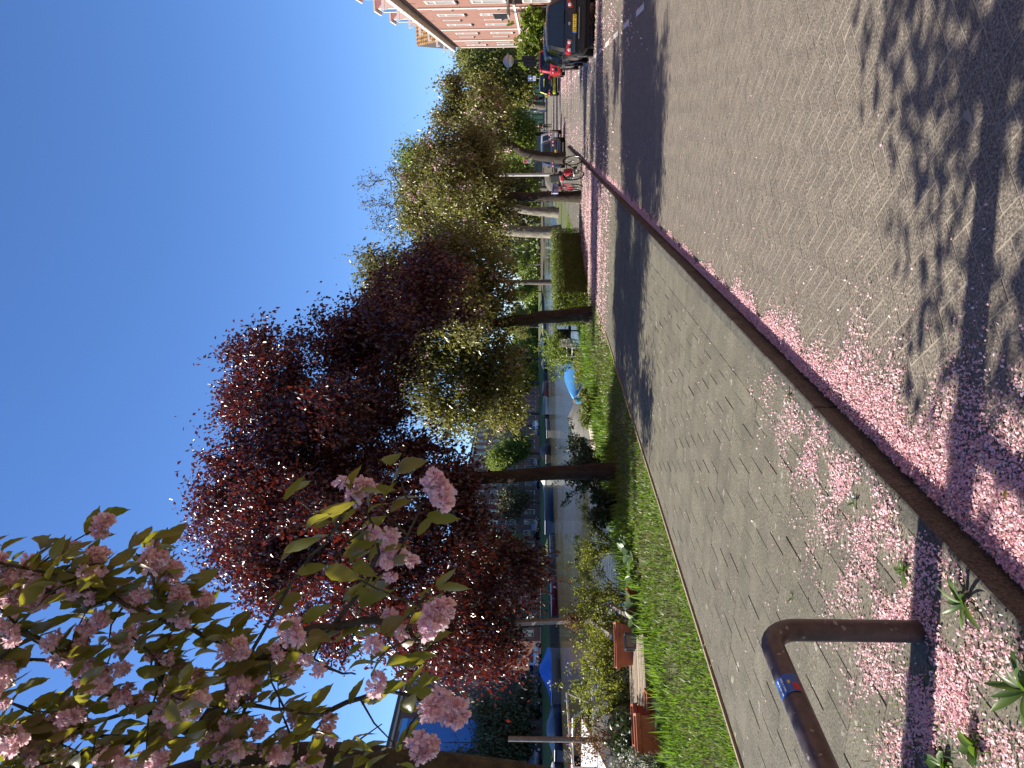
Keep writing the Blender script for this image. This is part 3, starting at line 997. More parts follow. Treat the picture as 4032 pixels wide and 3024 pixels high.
# ================================================================== BUILDINGS
def facade(mb, org, du, n, W, H, ops, depth=0.16, mi=0):
    """a wall face with real openings. org: lower corner, du: unit vector along the wall, n: outward normal"""
    org = Vector(org); du = Vector(du); n = Vector(n); dz = Vector((0, 0, 1))
    us = sorted(set([0, W] + [o[0] for o in ops] + [o[1] for o in ops]))
    zs = sorted(set([0, H] + [o[2] for o in ops] + [o[3] for o in ops]))
    for i in range(len(us) - 1):
        for j in range(len(zs) - 1):
            cu, cz = (us[i] + us[i + 1]) / 2, (zs[j] + zs[j + 1]) / 2
            if any(o[0] < cu < o[1] and o[2] < cz < o[3] for o in ops): continue
            mb.quad(org + du * us[i] + dz * zs[j], org + du * us[i + 1] + dz * zs[j], org + du * us[i + 1] + dz * zs[j + 1], org + du * us[i] + dz * zs[j + 1], mi)
    for (a, b, c, d) in ops:
        P = [org + du * a + dz * c, org + du * b + dz * c, org + du * b + dz * d, org + du * a + dz * d]
        Q = [p - n * depth for p in P]
        for k in range(4):
            mb.quad(P[k], P[(k + 1) % 4], Q[(k + 1) % 4], Q[k], mi)

def window(parent, org, du, n, op, inset=0.10, fw=0.09, frame='white_trim', cross=(1, 1), sill=True, proud=0.03):
    org = Vector(org); du = Vector(du); n = Vector(n); dz = Vector((0, 0, 1))
    a, b, c, d = op
    def P(u, z, q): return org + du * u + dz * z + n * q
    mb = MB()
    def bx(u0, u1, z0, z1, q0, q1):
        vs = [P(u0, z0, q0), P(u1, z0, q0), P(u1, z1, q0), P(u0, z1, q0), P(u0, z0, q1), P(u1, z0, q1), P(u1, z1, q1), P(u0, z1, q1)]
        mb.add(vs, [(0, 3, 2, 1), (4, 5, 6, 7), (0, 1, 5, 4), (1, 2, 6, 5), (2, 3, 7, 6), (3, 0, 4, 7)])
    e = 0.004
    q0, q1 = -inset, proud
    bx(a + e, a + fw, c + e, d - e, q0, q1); bx(b - fw, b - e, c + e, d - e, q0, q1)
    bx(a + fw, b - fw, c + e, c + fw, q0, q1 - .003); bx(a + fw, b - fw, d - fw, d - e, q0, q1 - .003)
    for i in range(1, cross[0] + 1):
        u = a + (b - a) * i / (cross[0] + 1); bx(u - fw * .35, u + fw * .35, c + fw, d - fw, q0 + .01, q1 - .02)
    for i in range(1, cross[1] + 1):
        z = c + (d - c) * (0.68 if cross[1] == 1 else i / (cross[1] + 1)); bx(a + fw, b - fw, z - fw * .3, z + fw * .3, q0 + .012, q1 - .025)
    w_ = mb.build('window', frame, parent)
    mp = MB(); mp.quad(P(a + fw * .5, c + fw * .5, q0 + .03), P(b - fw * .5, c + fw * .5, q0 + .03), P(b - fw * .5, d - fw * .5, q0 + .03), P(a + fw * .5, d - fw * .5, q0 + .03))
    mp.build('pane', 'pane', w_)
    if sill:
        mb = MB()
        bx2 = [P(a - .08, c - .11, .0), P(b + .08, c - .11, .0), P(b + .08, c - .002, .0), P(a - .08, c - .002, .0), P(a - .08, c - .13, .13), P(b + .08, c - .13, .13), P(b + .08, c - .03, .13), P(a - .08, c - .03, .13)]
        mb.add(bx2, [(0, 3, 2, 1), (4, 5, 6, 7), (0, 1, 5, 4), (1, 2, 6, 5), (2, 3, 7, 6), (3, 0, 4, 7)])
        mb.build('sill', 'stone_sill', w_)
    return w_

# ---- the brick terrace on the right
HX, HY0, HY1 = 7.5, 40.0, 93.0
house = thing('brick_house', 'pink brick terrace of three storeys with white windows on the right', 'building', (HX, 66, 0))
def hl(p): return (p[0] - HX, p[1] - 66, p[2])
org = hl((HX, HY0, 0)); du = (0, 1, 0); nn_ = (-1, 0, 0)
ops = []
kinds = []
for yc, wide in ((43.6, 1.5), (50.4, 1.5), (57.2, 1.55), (64.1, 1.25), (70.8, 1.25), (77.9, 1.25), (84.9, 1.1), (90.3, 1.2)):
    for (z0, z1) in ((0.73, 2.68), (4.0, 6.12), (7.36, 9.48)):
        if yc == 57.2 and z0 == 4.0: z0, z1 = 3.85, 6.25
        ops.append((yc - HY0 - wide / 2, yc - HY0 + wide / 2, z0, z1)); kinds.append(0)
for yc in (47.0, 53.8, 60.9, 67.5, 74.5, 81.3, 87.6):
    for (z0, z1) in ((0.9, 2.5), (4.6, 6.05), (8.03, 9.45)):
        ops.append((yc - HY0 - .22, yc - HY0 + .22, z0, z1)); kinds.append(1)
mb = MB()
facade(mb, org, du, nn_, HY1 - HY0, 11.0, ops, 0.2)
b_ = hl((HX, 0, 0))
for (xa, ya, xb, yb) in ((0, 27, 9, 27), (9, 27, 9, -26), (9, -26, 0, -26)):
    mb.quad((xa, ya, 0), (xb, yb, 0), (xb, yb, 11), (xa, ya, 11))
mb.build('wall', 'facade_brick', house)
for op, k in zip(ops, kinds):
    if k == 0: window(house, org, du, nn_, op, inset=.12, fw=.13, cross=(1, 1), proud=.035)
    else: window(house, org, du, nn_, op, inset=.12, fw=.09, frame='white_trim', cross=(0, 0), proud=.03)
# band course, downpipes, gutter with brackets
mb = MB(); mb.box((-.03, .5, 3.32), (.06, 52.9, .16)); mb.build('band_course', 'white_trim', house)
for yc in (59.75, 73.8, 84.05, 92.2):
    mb = MB(); mb.tube([(-.09, yc - 66, .1), (-.09, yc - 66, 10.4)], .065, n=8); mb.build('downpipe', 'white_trim', house, smooth=50)
mb = MB(); mb.box((-.18, .4, 11.10), (.6, 53.4, .10)); mb.box((-.46, .4, 11.22), (.07, 53.4, .22)); gut = mb.build('gutter', 'white_trim', house)
for yc in (47, 52, 57.5, 62.5, 67.7, 73, 79, 85, 91.5):
    mb = MB(); mb.box((-.42, yc - 66, 11.45), (1.3, .16, .18)); mb.box((-.99, yc - 66, 11.28), (.10, .15, .18)); mb.build('bracket', 'white_trim', gut)
mb = MB(); mb.quad((-.35, -26, 11.2), (-.35, 16, 11.2), (1.9, 16, 15.3), (1.9, -26, 15.3)); mb.quad((1.9, -26, 15.3), (1.9, 16, 15.3), (9.2, 16, 11.1), (9.2, -26, 11.1))
mb.add([(-.35, -26, 11.2), (1.9, -26, 15.3), (9.2, -26, 11.1)], [(0, 1, 2)]); mb.add([(-.35, 16, 11.2), (1.9, 16, 15.3), (9.2, 16, 11.1)], [(0, 2, 1)])
roof = mb.build('roof', 'roof_orange', house)
# end pavilion: a steep tiled roof over the far end, its ridge running back from the street
mb = MB()
Ya, Yr, Yb, Zr, Ze = 82.2 - 66, 88.0 - 66, 93.15 - 66, 14.75, 11.2
mb.quad((-.25, Ya, Ze), (9.2, Ya, Ze), (9.2, Yr, Zr), (-.25, Yr, Zr)); mb.quad((9.2, Yb, Ze), (-.25, Yb, Ze), (-.25, Yr, Zr), (9.2, Yr, Zr))
mb.add([(-.25, Ya, Ze), (-.25, Yr, Zr), (-.25, Yb, Ze), (9.2, Ya, Ze), (9.2, Yr, Zr), (9.2, Yb, Ze)], [(0, 1, 2), (3, 5, 4)])
pav = mb.build('end_roof', 'roof_dark', house)
sl_ = math.hypot(Yr - Ya, Zr - Ze); ang = math.atan2(Zr - Ze, Yr - Ya)
tmb = MB(); tmb.add([(-.19, 0, .02), (0, 0, .085), (.19, 0, .02), (-.19, .5, .0), (0, .5, .06), (.19, .5, .0), (-.19, 0, -.02), (.19, 0, -.02)], [(0, 1, 4, 3), (1, 2, 5, 4), (0, 6, 7, 2, 1)])
t0_ = None
for r_ in range(14):
    for q in range(15):
        u = 0.02 + r_ * sl_ / 14.0
        p = (-.05 + q * .385, Ya + u * math.cos(ang), Ze + u * math.sin(ang) + .05)
        if t0_ is None:
            t0_ = tmb.build('roof_tile', 'roof_tile', pav); t0_.location = p; t0_.rotation_euler = (ang - .04, 0, 0)
        else: inst(t0_, pav, p, (ang - .04, 0, 0))
# white flat topped dormers on the orange slope
for yc in (48.5, 54.8, 61.5, 67.8):
    y = yc - 66
    mb = MB(); mb.box((1.0, y, 12.55), (1.9, 2.3, 2.1)); mb.box((.95, y, 13.66), (2.2, 2.6, .12)); d_ = mb.build('dormer', 'white_trim', roof)
    mb = MB(); mb.quad((.045, y - .8, 11.95), (.045, y + .8, 11.95), (.045, y + .8, 13.35), (.045, y - .8, 13.35)); mb.build('dormer_pane', 'pane', roof)
# one balcony-like dark bay at the near window
mb = MB(); mb.box((-.5, 57.2 - 66, 3.66), (1.0, 2.9, .12)); mb.build('balcony', 'grey_trim', house)
mb = MB()
for k in range(13): mb.tube([(-.96, 55.85 - 66 + k * .225, 3.72), (-.96, 55.85 - 66 + k * .225, 4.65)], .014, n=5)
mb.bar((-.96, 55.8 - 66, 4.66), (-.96, 58.6 - 66, 4.66), .04, .04); mb.build('railing', 'post_dark', house)

# ---- houses across the canal
def far_house(label, y0, y1, h, wall, xf=-72.0, bays=4, floors=4, roofm='roof_dark', frame='white_trim', flat=False, sheet=None, depth=9.0, name='canal_house'):
    z0 = 1.2
    t = thing(name, label, 'building', (xf, (y0 + y1) / 2, z0), group='houses across the canal')
    W = y1 - y0
    org = (0, -W / 2, 0); du = (0, 1, 0); n = (1, 0, 0)
    fh = h / floors; bwid = W / bays
    ops = []
    for f in range(floors):
        for b in range(bays):
            u = (b + .5) * bwid
            ops.append((u - bwid * .24, u + bwid * .24, f * fh + fh * .26, f * fh + fh * .84))
    mb = MB(); facade(mb, org, du, n, W, h, ops, .25)
    mb.quad((0, W / 2, 0), (-depth, W / 2, 0), (-depth, W / 2, h), (0, W / 2, h)); mb.quad((-depth, -W / 2, 0), (0, -W / 2, 0), (0, -W / 2, h), (-depth, -W / 2, h))
    mb.quad((-depth, W / 2, 0), (-depth, -W / 2, 0), (-depth, -W / 2, h), (-depth, W / 2, h))
    mb.build('wall', wall, t)
    for op in ops: window(t, org, du, n, op, inset=.15, fw=.12, frame=frame, cross=(1, 0), sill=False, proud=-.03)
    mb = MB()
    if flat:
        mb.box((-depth / 2 + .1, 0, h + .2), (depth + .5, W + .2, .4)); mb.box((-depth / 2, W * .2, h + .8), (1, 1.2, .9))
    else:
        k = h + 3.4
        mb.add([(.3, -W / 2 - .05, h + .01), (.3, W / 2 + .05, h + .01), (-depth / 2, W / 2 + .05, k), (-depth / 2, -W / 2 - .05, k), (-depth - .2, -W / 2 - .05, h + .01), (-depth - .2, W / 2 + .05, h + .01)],
               [(0, 1, 2, 3), (3, 2, 5, 4), (0, 3, 4), (1, 5, 2)])
    mb.build('roof', roofm, t)
    mb = MB(); mb.box((.16, 0, h - .15), (.34, W + .06, .28)); mb.build('cornice', frame, t)
    return t
far_house('pale pink brick house seen through the dark red crown', 143, 167, 15.2, 'facade_brick', bays=7, floors=4, flat=True)
far_house('red brick house beside the pale pink one across the canal', 168, 196, 12.5, 'red_brick', bays=8, floors=4)
far_house('brown brick house behind the crown, left of the pale pink one', 112, 142.6, 14.0, 'brown_brick', bays=8, floors=4)
far_house('red brick house above the navy barge across the canal', 88, 111.6, 14.5, 'red_brick', bays=6, floors=4)
bh = far_house('dark brown brick building partly wrapped in blue sheeting', 50, 82, 18.4, 'brown_brick', bays=8, floors=5, flat=True, frame='grey_trim', name='wrapped_building')
# scaffold sheeting on the left part: each strip of sheet a part
for k in range(6):
    y = -15.7 + k * 3.62
    mb = MB(); nseg = 10; vs = []; fs = []
    for i in range(nseg + 1):
        yy = y + 3.58 * i / nseg
        for j, z in enumerate((1.5, 6.5, 11.5, 16.6)):
            vs.append((1.05 + .07 * math.sin(i * 1.7 + j * 2 + k), yy, z))
    for i in range(nseg):
        for j in range(3): fs.append((i * 4 + j, (i + 1) * 4 + j, (i + 1) * 4 + j + 1, i * 4 + j + 1))
    mb.add(vs, fs); mb.build('sheet', 'blue_sheet', bh, smooth=60)
    mb = MB(); mb.box((1.12, y + 1.8, 16.95), (.06, 3.5, .7)); mb.build('sheet_edge', 'blue_sheet_light', bh)
mb = MB()
for k in range(8): mb.tube([(.95, -15.9 + k * 3.1, 0), (.95, -15.9 + k * 3.1, 17.4)], .05, n=6)
for z in (3, 7, 11, 15): mb.tube([(.95, -15.9, z), (.95, 5.9, z)], .05, n=6)
mb.build('scaffold', 'metal_post', bh)
far_house('red brick house at the left edge of the opposite bank', 18, 49, 13.5, 'red_brick', bays=8, floors=4)

# ---- green garden shed and low wall at the end of the street
def shed(name, label, x0, x1, y, z, h, m, cat='shed'):
    t = thing(name, label, cat, ((x0 + x1) / 2, y, z))
    W = x1 - x0
    mb = MB(); mb.box((0, 1.2, h / 2), (W, 2.4, h)); mb.build('wall', m, t)
    mb = MB(); mb.box((0, 1.2, h + .08), (W + .5, 3.0, .16)); mb.build('roof', 'roof_dark', t)
    for k in range(max(2, int(W / .8))):
        mb = MB(); mb.box((-W / 2 + .4 + k * .8, -.03, h / 2), (.62, .05, h - .3)); mb.build('plank', m, t)
    return t
shed('garden_shed', 'dark green wooden shed below the trees at the street end', -1.5, 4.6, 128, .55, 3.3, 'green_wood')
shed('low_building', 'long grey low building behind the white lamp post', -16, -3, 150, .6, 3.0, 'grey_trim', 'building')

# terrace continued unseen beside and behind the camera, added for its warm bounce light
nt2 = thing('brick_house', 'unseen continuation of the pink brick terrace added for warm bounce', 'building', (HX, 0, 0))
ops = []
for k in range(11):
    for (z0, z1) in ((0.73, 2.68), (4.0, 6.12), (7.36, 9.48)): ops.append((2.5 + k * 7.0, 4.0 + k * 7.0, z0, z1))
mb = MB(); facade(mb, (0, -40, 0), (0, 1, 0), (-1, 0, 0), 79.8, 11.0, ops, .2)
mb.quad((0, 39.8, 0), (9, 39.8, 0), (9, 39.8, 11), (0, 39.8, 11)); mb.quad((9, -40, 0), (0, -40, 0), (0, -40, 11), (9, -40, 11)); mb.quad((9, 39.8, 0), (9, -40, 0), (9, -40, 11), (9, 39.8, 11))
mb.build('wall', 'facade_brick', nt2)
for op in ops: window(nt2, (0, -40, 0), (0, 1, 0), (-1, 0, 0), op, inset=.12, fw=.13)
mb = MB(); mb.quad((-.35, -40, 11.01), (-.35, 39.8, 11.01), (3.2, 39.8, 14.5), (3.2, -40, 14.5)); mb.quad((3.2, -40, 14.5), (3.2, 39.8, 14.5), (9.2, 39.8, 11.01), (9.2, -40, 11.01)); mb.build('roof', 'roof_orange', nt2)
mb = MB(); mb.quad((4.34, -60, -.004), (7.4, -60, -.004), (7.4, -4.01, -.004), (4.34, -4.01, -.004))
struct(mb.build('near_sidewalk', 'road_far'))
mb = MB(); mb.quad((-1.64, -60, Z_ROAD), (4.2, -60, Z_ROAD), (4.2, -4.01, Z_ROAD), (-1.64, -4.01, Z_ROAD)); struct(mb.build('near_street', 'road_far'))
# ================================================================== TREES AND PLANTS
PLUM = [(-6.16, 11.51, 6.61, 0.72), (-2.99, 15.51, 4.27, 0.39), (-4.55, 14.94, 7.44, 0.47), (-3.59, 14.47, 4.03, 0.58), (-7.77, 9.54, 3.54, 0.65), (-2.82, 14.7, 3.76, 0.4), (-7.26, 12.7, 3.02, 0.56), (-9.84, 11.95, 3.35, 0.81), (-8.99, 10.41, 3.18, 0.45), (-6.12, 14.82, 5.39, 0.76), (-5.73, 10.08, 5.31, 0.64), (-3.52, 13.7, 3.66, 0.37), (-8.86, 12.2, 6.76, 0.74), (-5.61, 13.06, 7.42, 0.78), (-6.08, 11.79, 5.07, 0.73), (-6.64, 11.14, 4.26, 0.71), (-8.37, 12.27, 5.62, 0.8), (-7.84, 13.91, 6.13, 0.88), (-6.11, 12.91, 4.02, 0.47), (-7.68, 11.05, 3.25, 0.72), (-5.65, 12.12, 6.66, 0.75), (-4.7, 13.05, 6.0, 0.78), (-5.51, 13.55, 6.75, 0.82), (-8.22, 11.85, 4.43, 0.78), (-4.24, 14.31, 6.77, 0.44), (-3.04, 14.05, 3.47, 0.51), (-5.43, 14.48, 6.86, 0.86), (-6.94, 11.16, 5.87, 0.72), (-4.17, 15.16, 5.11, 0.77), (-4.29, 12.78, 7.23, 0.32), (-7.9, 12.88, 2.66, 0.59), (-5.28, 12.1, 5.91, 0.74), (-6.09, 14.15, 5.99, 0.86), (-8.97, 11.45, 3.06, 0.77), (-6.56, 12.76, 3.75, 0.72), (-8.51, 12.97, 1.88, 0.41), (-8.42, 11.43, 5.06, 0.76), (-9.62, 12.54, 4.94, 0.84), (-5.99, 11.48, 6.36, 0.72), (-5.26, 14.16, 7.85, 0.58), (-6.85, 12.56, 7.99, 0.55), (-6.59, 11.29, 5.61, 0.72), (-4.54, 11.26, 4.99, 0.68), (-4.41, 14.13, 5.48, 0.82), (-8.97, 13.6, 5.1, 0.88), (-9.78, 11.82, 5.68, 0.36), (-8.88, 11.98, 1.91, 0.37), (-10.71, 12.87, 3.98, 0.81), (-7.81, 12.31, 2.73, 0.77), (-6.65, 11.63, 7.72, 0.44), (-10.55, 13.46, 3.95, 0.9), (-6.56, 12.92, 2.94, 0.26), (-10.47, 11.95, 3.13, 0.42), (-7.73, 13.0, 7.25, 0.83), (-5.28, 12.54, 5.88, 0.76), (-3.79, 14.86, 3.19, 0.25), (-8.08, 13.13, 5.37, 0.84), (-6.93, 12.17, 7.25, 0.77), (-10.02, 11.2, 3.49, 0.24), (-5.88, 14.9, 8.38, 0.59), (-5.83, 10.07, 4.5, 0.64), (-8.67, 12.71, 5.35, 0.83), (-7.23, 10.62, 6.45, 0.7), (-6.48, 9.68, 6.31, 0.55), (-9.73, 11.56, 2.21, 0.48), (-3.27, 15.84, 3.43, 0.31), (-8.76, 13.63, 4.7, 0.88), (-6.43, 13.16, 5.63, 0.81), (-3.28, 14.42, 4.77, 0.46), (-10.04, 14.1, 3.1, 0.93), (-7.04, 10.92, 6.1, 0.71), (-7.36, 10.32, 6.15, 0.62), (-5.14, 13.24, 5.07, 0.77), (-3.43, 12.75, 4.29, 0.55), (-8.37, 13.84, 4.14, 0.88), (-3.94, 17.1, 4.29, 0.86), (-7.34, 10.75, 5.83, 0.71), (-6.62, 12.43, 3.0, 0.42), (-4.46, 14.21, 5.15, 0.73), (-7.83, 10.77, 4.4, 0.71), (-9.61, 12.06, 6.32, 0.42), (-9.06, 12.87, 2.61, 0.84), (-3.38, 13.78, 4.28, 0.74), (-7.4, 13.35, 5.0, 0.84), (-4.42, 14.02, 7.58, 0.38), (-9.46, 11.34, 2.63, 0.72), (-6.47, 13.8, 5.06, 0.84), (-6.32, 13.84, 4.03, 0.28), (-9.65, 11.04, 4.6, 0.26), (-9.03, 13.38, 1.69, 0.39), (-10.41, 11.93, 2.66, 0.45), (-6.0, 12.04, 7.36, 0.65), (-6.06, 11.47, 3.29, 0.62), (-6.68, 14.13, 7.04, 0.87), (-6.32, 12.09, 5.83, 0.76), (-3.84, 13.83, 5.37, 0.6), (-3.57, 13.86, 5.23, 0.45), (-4.3, 13.18, 6.87, 0.64), (-7.89, 12.57, 8.72, 0.27), (-7.06, 12.05, 6.41, 0.77), (-4.33, 14.39, 5.93, 0.74), (-6.51, 11.15, 3.12, 0.71), (-8.18, 11.86, 1.91, 0.49), (-8.38, 13.55, 8.38, 0.87), (-7.42, 10.09, 5.04, 0.67), (-4.91, 14.29, 4.52, 0.48), (-3.93, 14.66, 4.33, 0.57), (-3.3, 14.89, 4.14, 0.57), (-5.63, 14.03, 4.71, 0.57), (-3.49, 14.84, 3.66, 0.53), (-4.37, 14.49, 4.52, 0.48)]
CHERRY2 = [(-4.52, 21.65, 5.25, 1.11), (-4.01, 21.88, 4.14, 1.24), (-5.19, 21.47, 3.59, 1.11), (-4.02, 21.91, 3.04, 0.83), (-7.39, 20.66, 3.73, 1.24), (-6.61, 20.92, 4.42, 0.97), (-8.18, 20.41, 2.76, 0.97), (-6.75, 20.92, 3.04, 0.97), (-4.51, 21.62, 6.21, 0.83), (-4.24, 21.7, 6.77, 0.48), (-5.2, 21.5, 2.76, 0.69), (-8.16, 20.34, 4.69, 0.69), (-5.33, 24.04, 4.73, 1.39), (-5.06, 19.37, 3.92, 1.13), (-6.7, 20.33, 5.17, 0.88), (-7.59, 20.01, 5.03, 0.81), (-5.94, 20.61, 5.17, 0.81), (-5.56, 20.76, 4.76, 0.95), (-8.24, 19.82, 3.82, 0.81), (-6.99, 20.32, 2.46, 0.61), (-8.26, 19.86, 2.33, 0.54), (-5.17, 20.87, 5.57, 0.61)]
CHERRY3 = [(-2.78, 28.66, 5.7, 1.41), (-3.12, 28.58, 4.47, 1.41), (-1.46, 29.16, 5.17, 1.23), (-2.14, 28.96, 3.77, 0.97), (-3.8, 28.37, 3.41, 0.79), (-3.6, 28.34, 6.23, 0.88), (-0.82, 29.44, 3.94, 0.7), (-4.43, 28.06, 5.7, 0.79), (-3.31, 28.57, 2.97, 0.53), (-3.03, 31.24, 5.49, 1.53), (-2.24, 26.24, 4.54, 1.2)]
CHERRY4 = [(0.55, 46.9, 6.08, 1.11), (-0.5, 46.55, 5.25, 1.24), (1.05, 47.13, 4.7, 1.11), (-0.26, 46.68, 4.01, 0.97), (-1.53, 46.15, 5.8, 1.11), (1.6, 47.25, 6.91, 0.69), (-0.22, 46.58, 7.19, 0.69), (2.11, 47.45, 6.63, 0.5), (0.02, 49.92, 5.5, 1.33), (0.5, 43.73, 4.75, 1.03), (-1.55, 46.19, 4.42, 0.97)]
GREEN5 = [(-5.06, 59.58, 11.13, 1.46), (-6.44, 59.12, 10.04, 1.64), (-3.0, 60.32, 11.5, 1.02), (-5.08, 59.65, 8.95, 1.82), (-4.42, 59.95, 7.49, 1.82), (-3.35, 60.23, 10.41, 1.28), (-7.48, 58.78, 8.95, 1.46)]
BARE6 = [(-4.04, 53.48, 13.42, 0.82), (-5.72, 52.86, 13.75, 0.82), (-7.27, 52.33, 12.77, 0.98), (-3.59, 53.7, 11.79, 0.98), (-5.74, 52.91, 12.11, 1.14), (-7.59, 52.26, 11.46, 1.14), (-6.68, 52.63, 10.15, 1.31), (-3.92, 53.64, 10.15, 0.98), (-4.49, 53.29, 14.07, 0.49), (-2.69, 54.07, 10.81, 0.65)]
BARE8 = [(-7.23, 39.6, 11.71, 0.5), (-8.17, 39.26, 11.46, 0.55), (-9.13, 38.94, 10.95, 0.75), (-8.43, 39.23, 9.95, 0.88), (-7.49, 39.59, 9.2, 0.88), (-8.69, 39.2, 8.19, 1.01)]
END1 = [(6.0, 109.48, 9.28, 2.86), (3.58, 108.71, 6.11, 2.86), (2.11, 108.1, 8.01, 2.41), (5.34, 109.42, 4.21, 2.41), (5.13, 109.09, 11.19, 1.59), (6.56, 109.79, 6.43, 2.54), (2.65, 108.46, 3.57, 1.4)]
END2 = [(9.29, 122.39, 9.41, 3.17), (8.32, 121.96, 11.52, 2.46), (9.25, 122.5, 5.89, 2.82), (9.65, 122.42, 12.23, 1.76), (10.59, 122.94, 7.3, 2.82), (8.56, 122.33, 3.78, 1.76)]
END3 = [(-2.02, 101.44, 3.48, 1.69), (-0.87, 101.82, 4.68, 1.81), (-3.41, 100.87, 5.29, 1.81), (-4.0, 100.73, 3.18, 1.69), (-2.26, 101.24, 6.49, 1.51), (-1.18, 101.79, 2.27, 0.91)]
END4 = [(1.04, 133.0, 5.44, 2.26), (-0.39, 132.6, 4.4, 1.89), (0.71, 132.8, 7.7, 2.64), (1.72, 133.4, 4.2, 1.51), (-3.52, 131.2, 9.21, 3.02), (-5.67, 130.5, 6.95, 3.02)]
BANKL = [(a * .87, b * .87, 1.65 + (c - 1.65) * .87, d * .87) for a, b, c, d in
         [(-71.17, 71.87, 6.29, 3.18), (-73.36, 71.13, 4.56, 2.89), (-74.41, 70.64, 7.45, 2.89), (-70.11, 72.34, 3.98, 2.02), (-76.07, 70.12, 5.14, 3.18), (-68.97, 72.59, 8.31, 1.16), (-67.4, 73.34, 3.4, 1.27), (-75.46, 70.13, 10.91, 1.45)]]

G_ST = 'cherry trees along the pavement'
tree('plum_tree', 'large dark red leaved plum tree at the edge of the verge', [(-6.9, 13.7, -.05, .20), (-6.93, 13.7, .8, .155), (-7.0, 13.7, 2.0, .14), (-7.05, 13.7, 2.8, .135), (-7.2, 13.62, 4.2, .1), (-7.25, 13.7, 5.8, .05)],
     PLUM, 1500, 170000, 'plum_leaf', seed=11, size=(0.06, 0.11), spread=0.15, aspect=0.6, droop=0.7, first=0.50, step=.28, r0=.0036, extra=0.12, up=.35, low=.8)
tree('cherry_tree', 'cherry tree with curved dark trunk beside the chairs on the verge', [(-5.6, 21.4, -.05, .27), (-5.6, 21.4, .5, .20), (-5.68, 21.4, 1.5, .19), (-5.85, 21.4, 2.7, .15), (-5.7, 21.4, 3.6, .11), (-5.2, 21.5, 4.8, .06)],
     CHERRY2, 640, 62000, 'cherry_leaf', seed=12, size=(0.08, 0.15), spread=0.22, aspect=0.5, droop=0.7, first=0.5, group=G_ST, blossom=(420, .05), r0=.006, extra=.1, low=1.2)
tree('cherry_tree', 'straight dark cherry tree beside the parked bicycles', [(-2.9, 28.5, -.02, .24), (-2.9, 28.5, .5, .19), (-2.9, 28.5, 1.4, .18), (-2.88, 28.5, 2.3, .165), (-2.8, 28.6, 3.2, .12), (-2.6, 28.7, 4.6, .06)],
     CHERRY3, 520, 46000, 'cherry_leaf', seed=13, size=(0.09, 0.17), spread=0.26, aspect=0.5, droop=0.7, first=0.5, group=G_ST, blossom=(420, .06), r0=.007, extra=.1, low=1.9)
tree('cherry_tree', 'thick leaning cherry tree with a small sign behind the lamp post', [(-2.4, 46, -.12, .40), (-2.37, 46, .5, .31), (-2.3, 46, 1.4, .28), (-2.1, 46, 2.4, .26), (-1.55, 46.2, 3.3, .19), (-.9, 46.4, 4.2, .13), (-.2, 46.5, 5.2, .08)],
     CHERRY4, 300, 26000, 'cherry_leaf', seed=14, size=(0.13, 0.24), spread=0.32, aspect=0.5, droop=0.6, first=0.55, group=G_ST, blossom=(260, .09), r0=.01, extra=.12, low=2.4)
tree('tall_tree', 'tall bright green tree behind the cherry crowns', [(-7.0, 57.4, -.05, .40), (-6.9, 57.5, 2, .32), (-6.4, 58, 5, .25), (-5.8, 58.8, 8, .15), (-5.2, 59.4, 10.5, .06)],
     GREEN5, 200, 20000, 'green_leaf', bark='bark_pale', seed=15, size=(0.2, 0.34), spread=0.5, first=0.5, r0=.012, extra=.15, low=3)
tree('bare_tree', 'tall pale trunked tree with nearly bare branches against the sky', [(-7.6, 51.4, -.05, .55), (-7.6, 51.4, .8, .42), (-7.5, 51.5, 3.5, .36), (-6.9, 51.9, 6.5, .26), (-6.2, 52.5, 9.0, .15), (-5.6, 52.9, 11.5, .07)],
     BARE6, 240, 1700, 'dull_leaf', bark='bark_pale', seed=16, size=(0.12, 0.2), spread=0.22, first=0.6, r0=.014, step=.4, low=5)
tree('young_tree', 'slender young tree with thin upright twigs behind the hedge', [(-8.4, 39.0, -.12, .16), (-8.4, 39.0, 3, .12), (-8.3, 39.1, 6, .08), (-8.2, 39.2, 9, .035)],
     BARE8, 90, 1500, 'green_leaf', bark='bark_grey', seed=17, size=(0.09, 0.15), spread=0.22, first=0.5, r0=.01, step=.4, low=4)
G_END = 'trees at the end of the street'
tree('street_tree', 'leaning yellow green tree beyond the white lamp post', [(1.1, 108, .3, .6), (1.4, 108, 2.5, .42), (2.6, 108.3, 5, .3), (3.6, 108.6, 7.5, .16)], END1, 130, 18000, 'yellowgreen_leaf', bark='bark_grey', seed=18, size=(.32, .55), spread=.75, first=.4, group=G_END, r0=.02, step=.8, extra=.3, low=2.2)
tree('street_tree', 'yellow green tree showing beside the brick terrace corner', [(9.3, 122.4, .5, .4), (9.3, 122.4, 4, .3), (9.2, 122.4, 8, .15)], END2, 110, 16000, 'yellowgreen_leaf', bark='bark_grey', seed=19, size=(.34, .6), spread=.8, first=.3, group=G_END, r0=.02, step=.8, extra=.3, low=2)
tree('street_tree', 'fresh green tree above the person walking with a bicycle', [(-2.3, 101.4, .1, .28), (-2.3, 101.4, 2, .22), (-2.2, 101.4, 4.5, .1)], END3, 80, 12000, 'green_leaf', seed=20, size=(.26, .45), spread=.55, first=.3, group=G_END, r0=.018, step=.7, extra=.3, low=1.9)
tree('street_tree', 'bushy tree behind the green shed at the street end', [(.2, 132.8, .6, .4), (.2, 132.8, 3, .3), (-1, 132.2, 6, .15)], END4, 100, 16000, 'yellowgreen_leaf', seed=21, size=(.36, .6), spread=.8, first=.3, group=G_END, r0=.02, step=.8, extra=.3, low=2)
